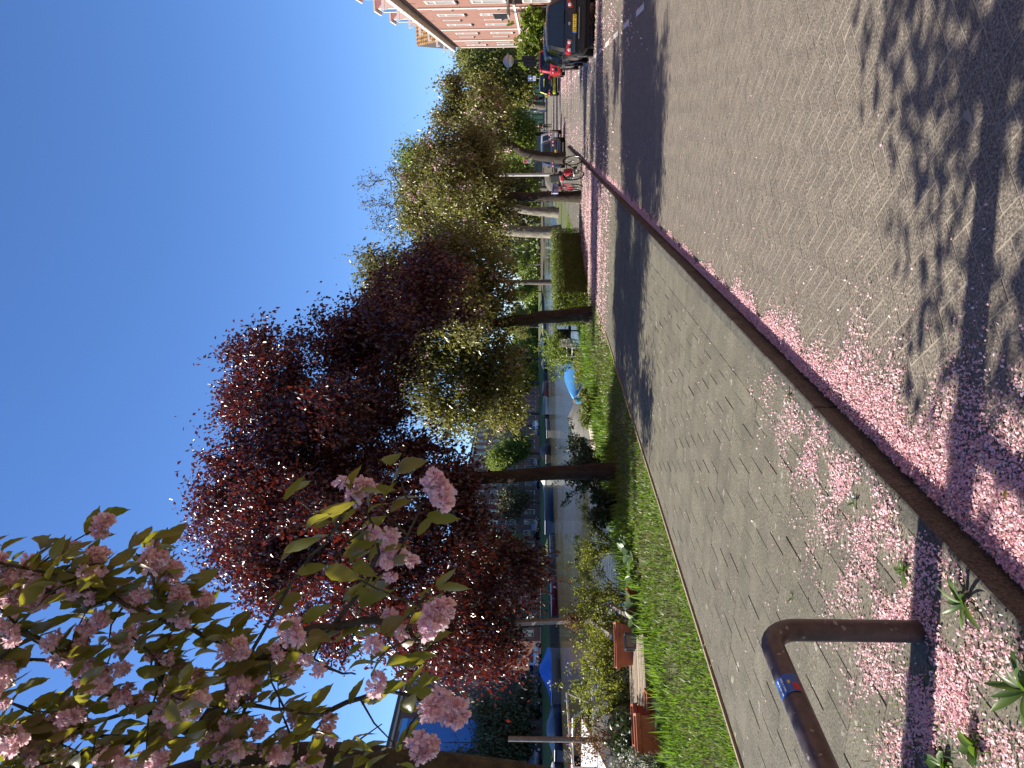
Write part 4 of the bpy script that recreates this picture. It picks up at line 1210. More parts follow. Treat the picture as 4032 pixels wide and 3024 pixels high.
tree('bank_tree', 'wide dull green tree in front of the blue wrapped building', [(-63, 62.3, 1.1, .5), (-63, 62.3, 2.5, .36), (-64, 61.8, 5, .2)], BANKL, 120, 20000, 'dull_leaf', bark='bark_grey', seed=22, size=(.3, .5), spread=.7, first=.3, r0=.02, step=.7, extra=.3, low=1.7, group='trees on the opposite bank')

# further trees: one built per kind, copied along the opposite bank and round the end of the canal
def round_blobs(h, r, seed, k=9):
    rg2 = np.random.default_rng(seed)
    out = []
    for i in range(k):
        a = rg2.random() * 6.28
        rr = r * (0.25 + 0.5 * rg2.random())
        out.append((rr * math.cos(a), rr * math.sin(a), h * (0.42 + 0.45 * rg2.random()), r * (0.38 + .2 * rg2.random())))
    return out
protos = []
for s_, (h, r_, lm) in enumerate(((9, 3.6, 'green_leaf'), (11, 4.2, 'yellowgreen_leaf'), (8, 3.4, 'dull_leaf'), (12, 4.6, 'green_leaf'))):
    protos.append(tree('bank_tree', 'tree', [(0, 0, -.1, .34), (0, 0, 2, .26), (.2, .1, h * .5, .14), (.2, .1, h * .75, .06)], round_blobs(h, r_, 60 + s_), 110, 13000, lm, bark='bark_grey', seed=70 + s_, size=(.32, .55), spread=.75, first=.35, r0=.02, step=.8, extra=.3, low=1.6))
spots = [(0, -62.2, 33, 'green tree on the opposite bank at the left picture edge'), (2, -62.6, 80, 'dull green tree behind the red skiff across the water'), (0, -62.0, 93, 'green tree behind the navy barge across the water'),
         (2, -62.4, 112, 'dull green tree across the water behind the plum trunk'), (0, -62.2, 131, 'green tree across the water seen left of the white car'), (1, -62.4, 152, 'yellow green tree right of the white car across the water'),
         (0, -62.3, 172, 'green tree across the water behind the moored red boat'), (2, -62.5, 192, None), (1, -60, 215, None), (3, -50, 262, None), (0, -40, 266, None), (1, -31, 262, None), (3, -22, 258, None), (0, -14, 240, None), (1, -12, 205, None),
         (3, -13, 176, None), (0, -11.5, 150, None), (2, -12, 132, None), (1, -10.6, 118, None), (2, -8.2, 69, 'dull green tree on the near bank beyond the pale trunks'), (0, -8.0, 82, 'green tree furthest along the near bank before the bridge'), (0, 5, 150, None), (3, 14, 148, None), (1, -4, 168, None), (0, -55, 240, None), (1, -62, 232, None), (3, -45, 236, None), (1, -26, 238, None), (3, -36, 240, None)]
seen = set()
for (k, x, y, lab) in spots:
    pr = protos[k]
    if k not in seen: o = pr; seen.add(k)
    else: o = copy_tree(pr)
    far = lab is None
    o.location = (x, y, 1.05 if x < -56 else (.3 if y > 230 else .0 + rise(y) if x > -9 else -.1))
    o.rotation_euler.z = random.random() * 6.28
    s_ = random.uniform(.85, 1.15); o.scale = (s_, s_, s_)
    tag(o, lab or 'distant leafy tree closing the view along the canal and street', 'tree', 'distant trees behind the canal and street' if far else ('trees on the opposite bank' if x < -56 else 'trees further along the near bank'))

# ---- clipped hedge
hd = thing('hedge', 'clipped green hedge between two tree trunks beside the pavement', 'hedge', (-5.35, 26.4, 0), rz=R(-12))
mb = MB(); mb.box((0, 0, .46), (.95, 5.5, .88)); mb.build('core', 'dark_leaf', hd)
rgh = np.random.default_rng(41)
n = 30000
f_ = rgh.random(n)
hx, hy, hz = .60, 2.92, 1.04
P = np.stack([rgh.uniform(-hx, hx, n), rgh.uniform(-hy, hy, n), rgh.uniform(0.05, hz, n)], 1)
k1 = f_ < .36; P[k1, 2] = hz + rgh.normal(0, .035, k1.sum())
k2 = (f_ >= .36) & (f_ < .62); P[k2, 0] = hx + rgh.normal(0, .03, k2.sum())
k3 = (f_ >= .62) & (f_ < .86); P[k3, 1] = -hy + rgh.normal(0, .03, k3.sum())
k4 = f_ >= .86; P[k4, 0] = -hx + rgh.normal(0, .03, k4.sum())
V, F = leaves(P, (.035, .065), .6, 0.0, .4, rg=rgh)
npmesh('foliage', V, F, 'hedge_leaf', hd, kind='stuff')

# ---- shrubs and plants on the bank
def shrub(label, x, y, z, h, spread, stems, nleaf, lm, seed, size=(.03, .06), name='shrub', arch=.45, cat='shrub', group=None, bark='bark', aspect=.6):
    rg2 = np.random.default_rng(seed)
    t = thing(name, label, cat, (x, y, z), group=group)
    mb = MB(); P = []; Dd = []
    for s_ in range(stems):
        a = rg2.random() * 6.28; sp = spread * (.3 + .8 * rg2.random()); hh = h * (.65 + .45 * rg2.random())
        pts = []
        for q in range(7):
            u = q / 6
            pts.append(np.array([math.cos(a) * sp * u ** 1.4 + rg2.normal() * .012, math.sin(a) * sp * u ** 1.4 + rg2.normal() * .012, hh * (u - arch * u ** 3 * .6)]))
        mb.tube(pts, [.011 * (1 - u / 7.5) for u in range(7)], n=4, caps=False)
        for q in range(3):
            b0 = rg2.integers(2, 6); p0 = pts[b0]; d2 = rg2.normal(size=3); d2[2] = abs(d2[2]) * .7; d2 = d2 / np.linalg.norm(d2)
            ln = h * .28 * (.5 + rg2.random()); p1 = p0 + d2 * ln
            mb.tube([p0, p0 * .5 + p1 * .5 + np.array([0, 0, .02]), p1], [.006, .004, .002], n=3, caps=False)
            for w_ in range(8): P.append(p0 + (p1 - p0) * rg2.random()); Dd.append(d2)
        for w_ in range(16):
            u = .25 + .75 * rg2.random(); k = min(5, int(u * 6)); P.append(pts[k] + (pts[k + 1] - pts[k]) * (u * 6 - k)); Dd.append(unit((pts[k + 1] - pts[k])[None])[0])
    mb.build('stems', bark, t)
    P = np.array(P); Dd = np.array(Dd)
    ix = rg2.integers(0, len(P), nleaf)
    Q = P[ix] + rg2.normal(size=(nleaf, 3)) * .03
    V, F = leaves(Q, size, aspect, .2, .4, rg=rg2, dirs=Dd[ix] * .4)
    npmesh('foliage', V, F, lm, t, kind='stuff')
    return t
GB = 'fresh green shrubs along the canal edge'
shrub('spreading bright shrub left of the plum trunk at the water', -8.25, 13.0, -.15, 1.35, 1.0, 16, 2600, 'shrub_leaf', 81, group=GB)
shrub('bright twiggy shrub over the water behind the broad leaved plants', -8.75, 12.0, -.35, 1.75, 1.0, 18, 2800, 'shrub_leaf', 82, group=GB)
shrub('shrub with long bright twigs right of the grey timber post', -8.8, 11.0, -.35, 1.6, .9, 18, 2600, 'shrub_leaf', 83, group=GB)
shrub('fresh shrub behind the long terracotta trough', -9.3, 10.9, -.55, 2.0, .95, 22, 3600, 'shrub_leaf', 84, group=GB)
shrub('leafy shrub behind the wooden slatted box', -9.35, 10.1, -.5, 1.8, .9, 20, 3200, 'shrub_leaf', 85, group=GB)
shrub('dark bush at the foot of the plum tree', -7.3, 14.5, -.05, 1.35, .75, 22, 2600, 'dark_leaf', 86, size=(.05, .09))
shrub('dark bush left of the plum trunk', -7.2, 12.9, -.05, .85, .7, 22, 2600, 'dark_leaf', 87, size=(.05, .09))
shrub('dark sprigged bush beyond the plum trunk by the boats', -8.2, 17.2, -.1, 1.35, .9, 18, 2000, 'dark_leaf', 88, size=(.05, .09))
shrub('yellow green bush between the light blue tarpaulin and the grass', -7.9, 23.3, -.1, .62, .8, 20, 2000, 'shrub_leaf', 89, size=(.05, .09), group=GB)
shrub('bush in front of the water left of the black office chair', -8.6, 26.5, -.3, 2.0, 1.1, 24, 3200, 'green_leaf', 90, size=(.06, .11), group=GB)
shrub('hanging green bush left of the curved cherry trunk', -8.9, 28.6, -.35, 2.3, 1.0, 22, 3000, 'green_leaf', 91, size=(.06, .10), group=GB)
shrub('low green plant beside the white planks on the verge', -7.4, 18.6, -.03, .6, .7, 18, 1800, 'hedge_leaf', 92, size=(.05, .09))
shrub('white flowering cow parsley at the left picture edge', -7.75, 7.15, -.05, .85, .45, 12, 520, 'white_flower', 93, size=(.025, .05), arch=.1, cat='plant', name='cow_parsley', bark='weed_leaf')
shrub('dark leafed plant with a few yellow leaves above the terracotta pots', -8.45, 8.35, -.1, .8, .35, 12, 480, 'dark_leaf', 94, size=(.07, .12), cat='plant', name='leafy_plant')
shrub('green garden bush at the foot of the brick terrace far right', 6.4, 60, 0, 3.6, 1.6, 26, 2600, 'green_leaf', 95, size=(.2, .34))
shrub('green climbing bush against the far end of the brick terrace', 6.3, 82, 0, 4.6, 2.0, 30, 3000, 'green_leaf', 96, size=(.24, .4))

def rosette(name, label, x, y, z, n, ln, wd, lm, seed, rise_=.6, cat='plant', group=None, flop=.5):
    """broad leaves from one root, each a part"""
    rg2 = random.Random(seed)
    t = thing(name, label, cat, (x, y, z), group=group)
    L = MB(); vs = []; fs = []
    for i in range(6):
        u = i / 5; wdt_ = wd * math.sin(PI * min(.97, .08 + u * .9)) ** .8 * .5
        zc = rise_ * u - flop * u * u
        vs += [(u, -wdt_, zc + wdt_ * .35), (u, 0, zc), (u, wdt_, zc + wdt_ * .35)]
    for i in range(5):
        fs += [(i * 3, i * 3 + 3, i * 3 + 4, i * 3 + 1), (i * 3 + 1, i * 3 + 4, i * 3 + 5, i * 3 + 2)]
    L.add(vs, fs)
    first = None
    for k in range(n):
        s_ = ln * rg2.uniform(.6, 1.15)
        rot = (rg2.gauss(0, .25), rg2.uniform(-.5, .35), k * 2.4 + rg2.uniform(-.4, .4))
        if first is None:
            first = L.build('leaf', lm, t, smooth=80); first.rotation_euler = rot; first.scale = (s_,) * 3
        else: inst(first, t, (0, 0, 0), rot, s_)
    return t
GC = 'broad leaved plants at the verge edge'
for i, (x, y, lab) in enumerate(((-7.0, 10.9, 'broad grey green leaved plant furthest right in its row'), (-7.2, 10.4, 'broad leaved plant second from the right in its row'), (-7.35, 9.95, 'broad leaved plant in the middle of the row'), (-7.45, 9.6, 'broad leaved plant nearest the red pot'))):
    rosette('broadleaf_plant', lab, x, y, -.02, 15, .27, .62, 'cabbage_leaf', 200 + i, rise_=1.1, flop=.45, group=GC)
rosette('broadleaf_plant', 'grey green broad leaved plant below the terracotta pots at the left', -7.25, 7.6, -.02, 12, .24, .55, 'cabbage_leaf', 205, rise_=1.0, flop=.5)

# the far-off wood that closes the view beyond the canal's end
rgw = np.random.default_rng(91)
n = 26000
a = rgw.random(n)
X = np.where(a < .62, rgw.uniform(-110, 30, n), rgw.uniform(-84, -76, n)); Y = np.where(a < .62, rgw.uniform(275, 292, n), rgw.uniform(198, 280, n))
Zt = 7.5 + 3.0 * np.sin(X * .21) + 2.0 * np.sin(X * .53 + Y * .4) + 1.5 * np.sin(Y * .3)
Z = rgw.random(n) ** .8 * Zt
V, F = leaves(np.stack([X, Y, Z], 1), (.9, 1.5), .8, .1, .5, rg=rgw)
tag(npmesh('far_wood', V, F, 'green_leaf'), 'far off green wood closing the view behind the canal', 'wood', kind='stuff')
# ================================================================== CARS
def car(name, label, loc, rz, col, L=4.05, W=1.74, H=1.46, roofcol=None, group=None, plate=True, trim=None, marks=False):
    t = thing(name, label, 'car', loc, rz, group)
    w = W / 2
    ST = [(0.0, .86, .40, .72), (.03, .94, .27, .88), (.12, .985, .22, .93), (.40, 1.0, .20, .95), (.95, 1.0, .19, .95), (2.0, 1.0, .19, .935), (L * .68, .99, .19, .92), (L * .80, .98, .20, .88), (L * .94, .93, .23, .76), (L * .985, .85, .30, .66), (L, .76, .38, .56)]
    secs = []
    for (y, k, zb, zt) in ST:
        q = w * k
        hp = [(q * .84, zb), (q * .97, zb + .07), (q, zb + .20), (q, (zb + zt) * .52), (q * .985, zt - .12), (q * .93, zt - .02), (q * .80, zt)]
        secs.append([(x, y, z) for (x, z) in hp] + [(-x, y, z) for (x, z) in reversed(hp)])
    mb = MB(); mb.loft(secs); mb.build('body', col, t, smooth=42)
    zb_, zt_ = .90, H
    def yr(u): return .13 + .34 * u ** 1.25 + (.10 if u > .97 else 0)
    def yf(u): return L * .715 - (L * .715 - L * .50) * u ** .9 - (.16 if u > .97 else 0)
    def hw(u): return w * (.905 - .19 * u ** 1.3 - (.05 if u > .97 else 0))
    lv = [0, .25, .5, .75, .92, 1.0]
    secs = []
    for u in lv:
        z = zb_ + (zt_ - zb_) * u; a, b, h = yr(u), yf(u), hw(u); c = .10
        secs.append([(-h, a + c, z), (-h + c, a, z), (h - c, a, z), (h, a + c, z), (h, b - c, z), (h - c, b, z), (-h + c, b, z), (-h, b - c, z)])
    mb = MB(); mb.loft(secs); mb.build('cabin', col, t, smooth=35)
    # roof skin slightly proud
    mb = MB(); h = hw(1) - .02; z = zt_ + .006
    mb.loft([[(-h, yr(1) + .05, z), (0, yr(1) + .02, z + .018), (h, yr(1) + .05, z)], [(-h, (yr(1) + yf(1)) / 2, z + .008), (0, (yr(1) + yf(1)) / 2, z + .035), (h, (yr(1) + yf(1)) / 2, z + .008)], [(-h, yf(1) - .05, z), (0, yf(1) - .02, z + .018), (h, yf(1) - .05, z)]], caps=False, closed=False)
    mb.build('roof', roofcol or col, t, smooth=60)
    def glass(nm, fn, us, vs_):
        mb = MB(); vs = []; fs = []
        for u in us:
            for v in vs_: vs.append(fn(u, v))
        n = len(vs_)
        for i in range(len(us) - 1):
            for j in range(n - 1): fs.append((i * n + j, i * n + j + 1, (i + 1) * n + j + 1, (i + 1) * n + j))
        mb.add(vs, fs); return mb.build(nm, 'car_glass', t, smooth=60)
    us = [.10, .3, .5, .7, .86]
    def Z(u): return zb_ + (zt_ - zb_) * u
    def lin(u, f):
        for i in range(len(lv) - 1):
            if lv[i] <= u <= lv[i + 1]:
                k = (u - lv[i]) / (lv[i + 1] - lv[i]); return f(lv[i]) * (1 - k) + f(lv[i + 1]) * k
    glass('rear_window', lambda u, v: (v * (lin(u, hw) - .13), lin(u, yr) - .007, Z(u)), us, [-1, -.5, 0, .5, 1])
    glass('windscreen', lambda u, v: (v * (lin(u, hw) - .13), lin(u, yf) + .007, Z(u)), us, [-1, 0, 1])
    for s in (-1, 1):
        glass('side_window', lambda u, v: (s * (lin(u, hw) + .007), (lin(u, yr) + .28) * (1 - v) + (L * .40) * v, Z(u)), us, [0, .5, 1])
        glass('side_window', lambda u, v: (s * (lin(u, hw) + .007), (L * .415) * (1 - v) + (lin(u, yf) - .20) * v, Z(u)), us, [0, .5, 1])
        mb = MB(); mb.box((s * (w + .05), L * .60, .99), (.16, .10, .13)); mb.build('mirror', trim or col, t, bevel=.02)
        mb = MB(); mb.box((s * (w + .004), L * .34, .80), (.03, .16, .03)); mb.build('handle', trim or col, t)
        # lights
        mb = MB(); vs = []
        for (x, y, z) in ((w * .50, -.008, .70), (w * .50, -.008, .84), (w * .93, .03, .90), (w * .985, .16, .90), (w * .985, .16, .72), (w * .93, .03, .68)): vs.append((s * x, y, z))
        mb.add(vs + [(x, y + .06, z) for (x, y, z) in vs], [(0, 1, 2, 5), (5, 2, 3, 4), (0, 6, 7, 1), (1, 7, 8, 2), (0, 5, 11, 6)]); tl = mb.build('tail_light', 'tail_red', t)
        for xx in (.60, .84):
            mb = MB(); mb.lathe([(.052, 0), (.045, .014), (.0, .018)], n=14, c=(0, 0, 0), axis='y'); o = mb.build('lens', 'lamp_clear', tl, smooth=50); o.location = (s * w * xx, -.010 + (.018 if xx > .7 else -.004), .785); o.rotation_euler = (0, 0, PI)
        mb = MB(); mb.box((s * w * .72, L - .05, .63), (.34, .12, .13)); mb.build('headlight', 'lamp_clear', t, bevel=.02)
        for y in (.70, L - .78):
            mb = MB(); mb.lathe([(.20, -.1), (.30, -.095), (.315, -.06), (.315, .06), (.30, .095), (.20, .1)], n=26, axis='x', c=(0, 0, 0)); o = mb.build('wheel', 'rubber', t, smooth=40); o.location = (s * (w - .105), y, .315)
            mb = MB(); mb.lathe([(.0, .102), (.06, .106), (.19, .098), (.205, .085)], n=20, axis='x', cap=False)
            for k in range(5):
                a = k * 2 * PI / 5; mb.bar((.108, math.cos(a) * .04, math.sin(a) * .04), (.104, math.cos(a) * .19, math.sin(a) * .19), .04, .012)
            r_ = mb.build('rim', 'rim', o, smooth=40)
            if s < 0: r_.scale.x = -1
            mb = MB(); mb.torus((s * (w - .02), y, .335), .335, .045, axis='x', n=26, m=6); mb.build('wheel_arch', 'rubber', t, smooth=60)
    mb = MB(); mb.box((0, -.005, .40), (W * .93, .16, .22)); mb.build('bumper', trim or col, t, bevel=.05)
    mb = MB(); mb.bar((-w * .5, -.10, .505), (w * .5, -.10, .505), .012, .018); mb.build('chrome_strip', 'chrome', t)
    mb = MB(); mb.box((0, .02, .24), (W * .8, .1, .12)); mb.build('diffuser', 'rubber', t)
    if plate:
        mb = MB(); mb.box((0, -.028, .635), (.56, .014, .15)); p = mb.build('plate_holder', 'rubber', t)
        mb = MB(); mb.box((.012, -.038, .635), (.475, .01, .105)); mb.build('number_plate', 'plate_yellow', p)
        mb = MB(); mb.box((-.248, -.038, .635), (.036, .009, .105)); mb.build('plate_band', 'plate_blue', p)
        if marks:      # the characters cannot be read in the photograph: short dark strokes
            x = -.19
            for k, gl in enumerate(('|-', 'L', '-', '|=', 'F', '-', '|L', 'T')):
                mb = MB(); z0 = .635
                if '|' in gl or gl in 'LFT': mb.box((x, -.0445, z0), (.011, .004, .066))
                if '-' in gl: mb.box((x + .016, -.0446, z0), (.022, .004, .011))
                if 'L' in gl: mb.box((x + .018, -.0447, z0 - .028), (.026, .004, .011))
                if 'F' in gl or 'T' in gl: mb.box((x + .012, -.0448, z0 + .028), (.030, .004, .011))
                mb.build('character', 'plate_print', p); x += .058
        mb = MB(); mb.lathe([(.048, 0), (.044, .012), (.0, .018)], n=18, axis='y'); o = mb.build('emblem', 'chrome', t, smooth=40); o.location = (0, -.010, .79); o.rotation_euler = (0, 0, PI); o.scale = (1, 1, .8)
    mb = MB(); mb.bar((-.02, yr(.12) - .02, Z(.13)), (.38, yr(.10) - .018, Z(.11)), .02, .018); mb.build('wiper', 'rubber', t)
    return t

GC_ = 'cars parked along the street'
car('parked_car', 'black hatchback seen from behind, nearest on the right', (2.62, 24.9, Z_ROAD), 0, 'car_black', L=4.2, W=1.74, H=1.47, group=GC_, marks=True)
car('parked_car', 'dark green grey hatchback in front of the black hatchback', (2.70, 30.6, Z_ROAD), 0, 'car_greengrey', L=4.2, W=1.76, H=1.50, group=GC_)
car('parked_car', 'upright red car parked beyond the green grey hatchback', (3.18, 50.0, Z_ROAD), 0, 'car_red', L=3.6, W=1.62, H=1.66, group=GC_)
tx = car('moving_car', 'black car with yellow roof edges driving away', (2.42, 63.5, Z_ROAD), 0, 'car_black', L=4.4, W=1.78, H=1.56, roofcol='car_yellow', trim='car_yellow')
mb = MB(); mb.box((.0, .0, 0), (.62, .012, .09)); o = mb.build('sticker', 'car_yellow', tx); o.location = (.0, .22, 1.22); o.rotation_euler = (R(-32), 0, 0)
for s in (-1, 1):
    mb = MB(); mb.bar((s * .66, .42, 1.50), (s * .84, .14, .98), .07, .05); mb.bar((s * .885, .5, .78), (s * .885, 1.5, .80), .012, .10); mb.build('stripe', 'car_yellow', tx)
car('parked_car', 'dark blue hatchback behind the leaning cherry trunk', (-2.28, 48.4, Z_ROAD), 0, 'car_navy', L=4.1, W=1.74, H=1.48, group=GC_)
car('parked_car', 'silver car in front of the dark blue hatchback', (-1.95, 55.6, Z_ROAD), 0, 'car_silver', L=4.1, W=1.74, H=1.48, group=GC_)
GF = 'cars parked across the canal'
for (y, c_, lab) in ((144.5, 'car_white', 'white car parked across the canal'), (121, 'car_navy', 'dark blue car across the canal beside the pale pink house'), (126.2, 'car_black', 'black car left of the white car across the canal'),
                     (100, 'car_black', 'black car across the canal behind the navy barge'), (63.6, 'car_black', 'black car behind the blue covered boat across the canal'), (54.4, 'car_navy', 'dark car across the canal left of the blue covered boat'), (70.2, 'car_silver', 'grey car across the canal behind the red skiff')):
    car('far_car', lab, (-61.7, y, 1.145), PI if y > 100 else 0, c_, L=4.3, group=GF, plate=False)

# ================================================================== LAMPS AND SIGNS
lp = thing('street_lamp', 'slim white lamp post with a scrolled top at the street end', 'street lamp', (.51, 104, rise(104) + Z_ROAD))
mb = MB(); mb.tube([(0, 0, 0), (0, 0, 1.0)], [.17, .15], n=12); mb.tube([(0, 0, 1.0), (0, 0, 1.15), (0, 0, 1.7)], [.18, .11, .09], n=12); mb.build('base', 'post_white', lp, smooth=40)
mb = MB(); mb.tube([(0, 0, 1.65), (0, 0, 6.4)], [.085, .06], n=10); mb.build('pole', 'post_white', lp, smooth=40)
pts = [(0, 0, 6.4)]
for k in range(1, 22):
    a = PI - k / 21 * R(430); r_ = .72 * (1 - .62 * k / 21)
    pts.append((.72 + r_ * math.cos(a) * 1.0 - .0, 0, 6.55 + r_ * math.sin(a)))
mb = MB(); mb.tube(pts, .038, n=7); mb.build('scroll', 'post_white', lp, smooth=50)
mb = MB(); mb.lathe([(.05, .2), (.16, .05), (.2, -.05), (.12, -.2), (.03, -.25)], n=14, c=(.9, 0, 6.0)); mb.tube([(.9, 0, 6.2), (.9, 0, 6.45)], .02, n=6); mb.build('lantern', 'lamp_glass', lp, smooth=50)

lp = thing('street_lamp', 'pale grey lamp post behind the parked bicycles', 'street lamp', (-2.77, 38, 0))
mb = MB(); mb.tube([(0, 0, -.05), (0, 0, 1.2), (0, 0, 4.4)], [.095, .085, .07], n=14); mb.build('pole', 'post_grey', lp, smooth=40)
mb = MB(); mb.tube([(0, 0, 0), (0, 0, .9)], [.105, .10], n=14); mb.build('base', 'post_grey', lp, smooth=40)
mb = MB(); mb.lathe([(.06, 4.38), (.24, 4.5), (.26, 4.56), (.12, 4.75), (.02, 4.82)], n=18); mb.build('lantern', 'lamp_glass', lp, smooth=40)

lp = thing('street_lamp', 'dark post with a domed hat lamp above the parked cars', 'street lamp', (3.96, 62, Z_ROAD))
mb = MB(); mb.tube([(0, 0, 0), (0, 0, .9), (0, 0, 3.6)], [.14, .11, .09], n=12); mb.build('pole', 'post_dark', lp, smooth=40)
mb = MB(); mb.lathe([(.06, 3.55), (.40, 3.75), (.43, 4.0), (.42, 4.02)], n=20); mb.build('globe', 'lamp_glass', lp, smooth=40)
mb = MB(); mb.lathe([(.62, 4.0), (.60, 4.03), (.46, 4.10), (.30, 4.30), (.1, 4.40), (.01, 4.42)], n=24); mb.build('hat', 'post_grey', lp, smooth=40)
for (x, z) in ((.2, 2.45), (-.2, 2.35)):
    mb = MB(); mb.box((x, .08, z), (.34, .03, 1.0)); mb.build('sign_back', 'post_dark', lp)

sg = thing('one_way_sign', 'blue one way sign with a white arrow on a thin post', 'sign', (4.27, 98, rise(98) + Z_ROAD))
z0 = 2.45 - (rise(98) + Z_ROAD)
mb = MB(); mb.tube([(0, .04, 0), (0, .04, z0 + .35)], .035, n=8); mb.build('post', 'post_grey', sg, smooth=40)
mb = MB(); mb.box((0, 0, z0), (.58, .02, .58)); p = mb.build('plate', 'sign_white', sg)
mb = MB(); mb.box((0, -.014, z0), (.53, .008, .53)); p2 = mb.build('panel', 'sign_blue', sg)
mb = MB(); y_ = -.022
mb.add([(-.055, y_, z0 - .21), (.055, y_, z0 - .21), (.055, y_, z0 + .0), (.19, y_, z0 + .0), (0, y_, z0 + .22), (-.19, y_, z0 + .0), (-.055, y_, z0 + .0)], [(0, 1, 2, 6), (3, 4, 5, 6, 2)]); mb.build('arrow', 'sign_white', p2)
mb = MB(); mb.box((0, 0, z0 - .47), (.58, .02, .32)); mb.build('sub_plate', 'sign_white', sg)
for k in range(2):
    mb = MB(); mb.box((0, -.013, z0 - .42 - k * .09), (.36 - k * .1, .004, .03)); mb.build('print', 'post_grey', sg)

sg = thing('tree_sign', 'small faded sign with a red ring on the leaning cherry trunk', 'sign', (-2.55, 45.62, 2.25))
mb = MB(); mb.box((0, 0, 0), (.24, .012, .46)); mb.build('plate', 'sign_beige', sg)
mb = MB(); mb.torus((0, -.010, .10), .088, .013, axis='y', n=24, m=5); mb.bar((-.062, -.010, .162), (.062, -.010, .038), .008, .02); mb.box((0, -.009, .10), (.06, .004, .05)); mb.build('ring', 'sign_red', sg)
for k in range(4):
    mb = MB(); mb.box((0, -.009, -.06 - k * .035), (.16 - .02 * (k % 2), .003, .012)); mb.build('print', 'grey_trim', sg)
mb = MB(); mb.box((0, .14, .05), (.05, .28, .05)); mb.build('bracket', 'grey_trim', sg)

# ================================================================== BICYCLES AND PEOPLE
def bicycle(label, loc, rz, frame='bike_black', extras=(), lean=0.0, group=None, name='bicycle'):
    t = thing(name, label, 'bicycle', loc, rz, group)
    t.rotation_euler = (0, lean, rz)
    for y in (0, 1.08):
        mb = MB(); mb.torus((0, 0, 0), .335, .02, axis='x', n=30, m=6); wl = mb.build('wheel', 'rubber', t, smooth=60); wl.location = (0, y, .355)
        mb = MB()
        for k in range(14):
            a = k * PI * 2 / 14; mb.tube([(.012 * (-1) ** k, 0, 0), (0, math.cos(a) * .32, math.sin(a) * .32)], .0025, n=3, caps=False)
        mb.torus((0, 0, 0), .315, .009, axis='x', n=26, m=5); mb.lathe([(.022, -.04), (.022, .04)], n=8, axis='x'); mb.build('rim', 'rim', wl)
        mb = MB(); pts = [(0, y + .372 * math.cos(a), .355 + .372 * math.sin(a)) for a in [R(20 + k * 16) for k in range(10)]]; mb.tube(pts, .016, n=5); mb.build('mudguard', frame, t, smooth=60)
    mb = MB()
    bb = (0, .45, .30); seat = (0, .28, .80); head0 = (0, .88, .62); head1 = (0, .82, .93)
    for a, b in ((bb, seat), (bb, head0), ((0, .36, .58), head0), ((0, 0, .355), bb), ((0, 0, .355), (0, .33, .66)), (head0, (0, 1.08, .355)), (head0, head1)): mb.tube([a, b], .017, n=7)
    mb.build('frame', frame, t, smooth=50)
    mb = MB(); mb.loft([[(-.09, .12, .86), (0, .10, .89), (.09, .12, .86), (0, .12, .83)], [(-.09, .22, .87), (0, .22, .90), (.09, .22, .87), (0, .22, .83)], [(-.025, .40, .87), (0, .40, .89), (.025, .40, .87), (0, .40, .85)]]); mb.tube([(0, .27, .8), (0, .25, .86)], .013, n=6); mb.build('saddle', 'black_cloth', t, smooth=60)
    mb = MB(); mb.tube([(-.29, .62, 1.04), (-.22, .72, 1.06), (-.05, .82, 1.05), (.05, .82, 1.05), (.22, .72, 1.06), (.29, .62, 1.04)], .013, n=6); mb.tube([head1, (0, .82, 1.05)], .014, n=6); mb.build('handlebar', 'black_metal', t, smooth=60)
    mb = MB(); mb.bar((-.06, -.22, .74), (-.06, .30, .74), .012, .012); mb.bar((.06, -.22, .74), (.06, .30, .74), .012, .012)
    for y in (-.2, 0, .2): mb.bar((-.06, y, .741), (.06, y, .741), .012, .01)
    mb.tube([(.06, 0, .74), (.05, 0, .36)], .006, n=4); mb.tube([(-.06, 0, .74), (-.05, 0, .36)], .006, n=4); mb.build('rack', 'black_metal', t)
    mb = MB(); mb.lathe([(.085, -.012), (.085, .012)], n=18, axis='x', c=(.04, .45, .30)); mb.bar((.06, .45, .30), (.07, .56, .19), .015, .015); mb.bar((-.06, .45, .30), (-.07, .34, .41), .015, .015); mb.box((.11, .57, .185), (.09, .06, .02)); mb.box((-.11, .33, .415), (.09, .06, .02)); mb.build('crank', 'black_metal', t)
    if 'bags' in extras:
        mb = MB(); mb.box((.13, .02, .55), (.13, .34, .30)); mb.build('pannier', 'bag_red', t, bevel=.04)
        mb = MB(); mb.box((-.02, .02, .80), (.26, .34, .12)); mb.build('bag', 'bag_grey', t, bevel=.04)
    if 'crate' in extras:
        mb = MB(); mb.box((0, 1.0, .98), (.34, .30, .24), taper=1.1); mb.build('crate', 'crate_violet', t)
    if 'child' in extras:
        mb = MB(); mb.box((0, -.06, 1.0), (.30, .10, .46)); mb.box((0, .05, .83), (.30, .28, .10)); mb.build('child_seat', 'black_cloth', t, bevel=.05)
        mb = MB(); mb.box((0, -.14, .80), (.16, .03, .09)); mb.build('reflector', 'tail_red', t)
    return t
GB_ = 'bicycles parked by the cherry tree'
bicycle('black bicycle with child seat and red pannier, closest to the kerb', (-1.95, 26.9, 0), R(-24), extras=('bags', 'child'), lean=R(-7), group=GB_)
bicycle('red bicycle with a violet front crate beside the cherry trunk', (-2.42, 27.3, 0), R(14), frame='bike_red', extras=('crate',), lean=R(5), group=GB_)
bicycle('black bicycle half hidden between the two front bicycles', (-2.22, 28.9, 0), R(-6), lean=R(-4), group=GB_)

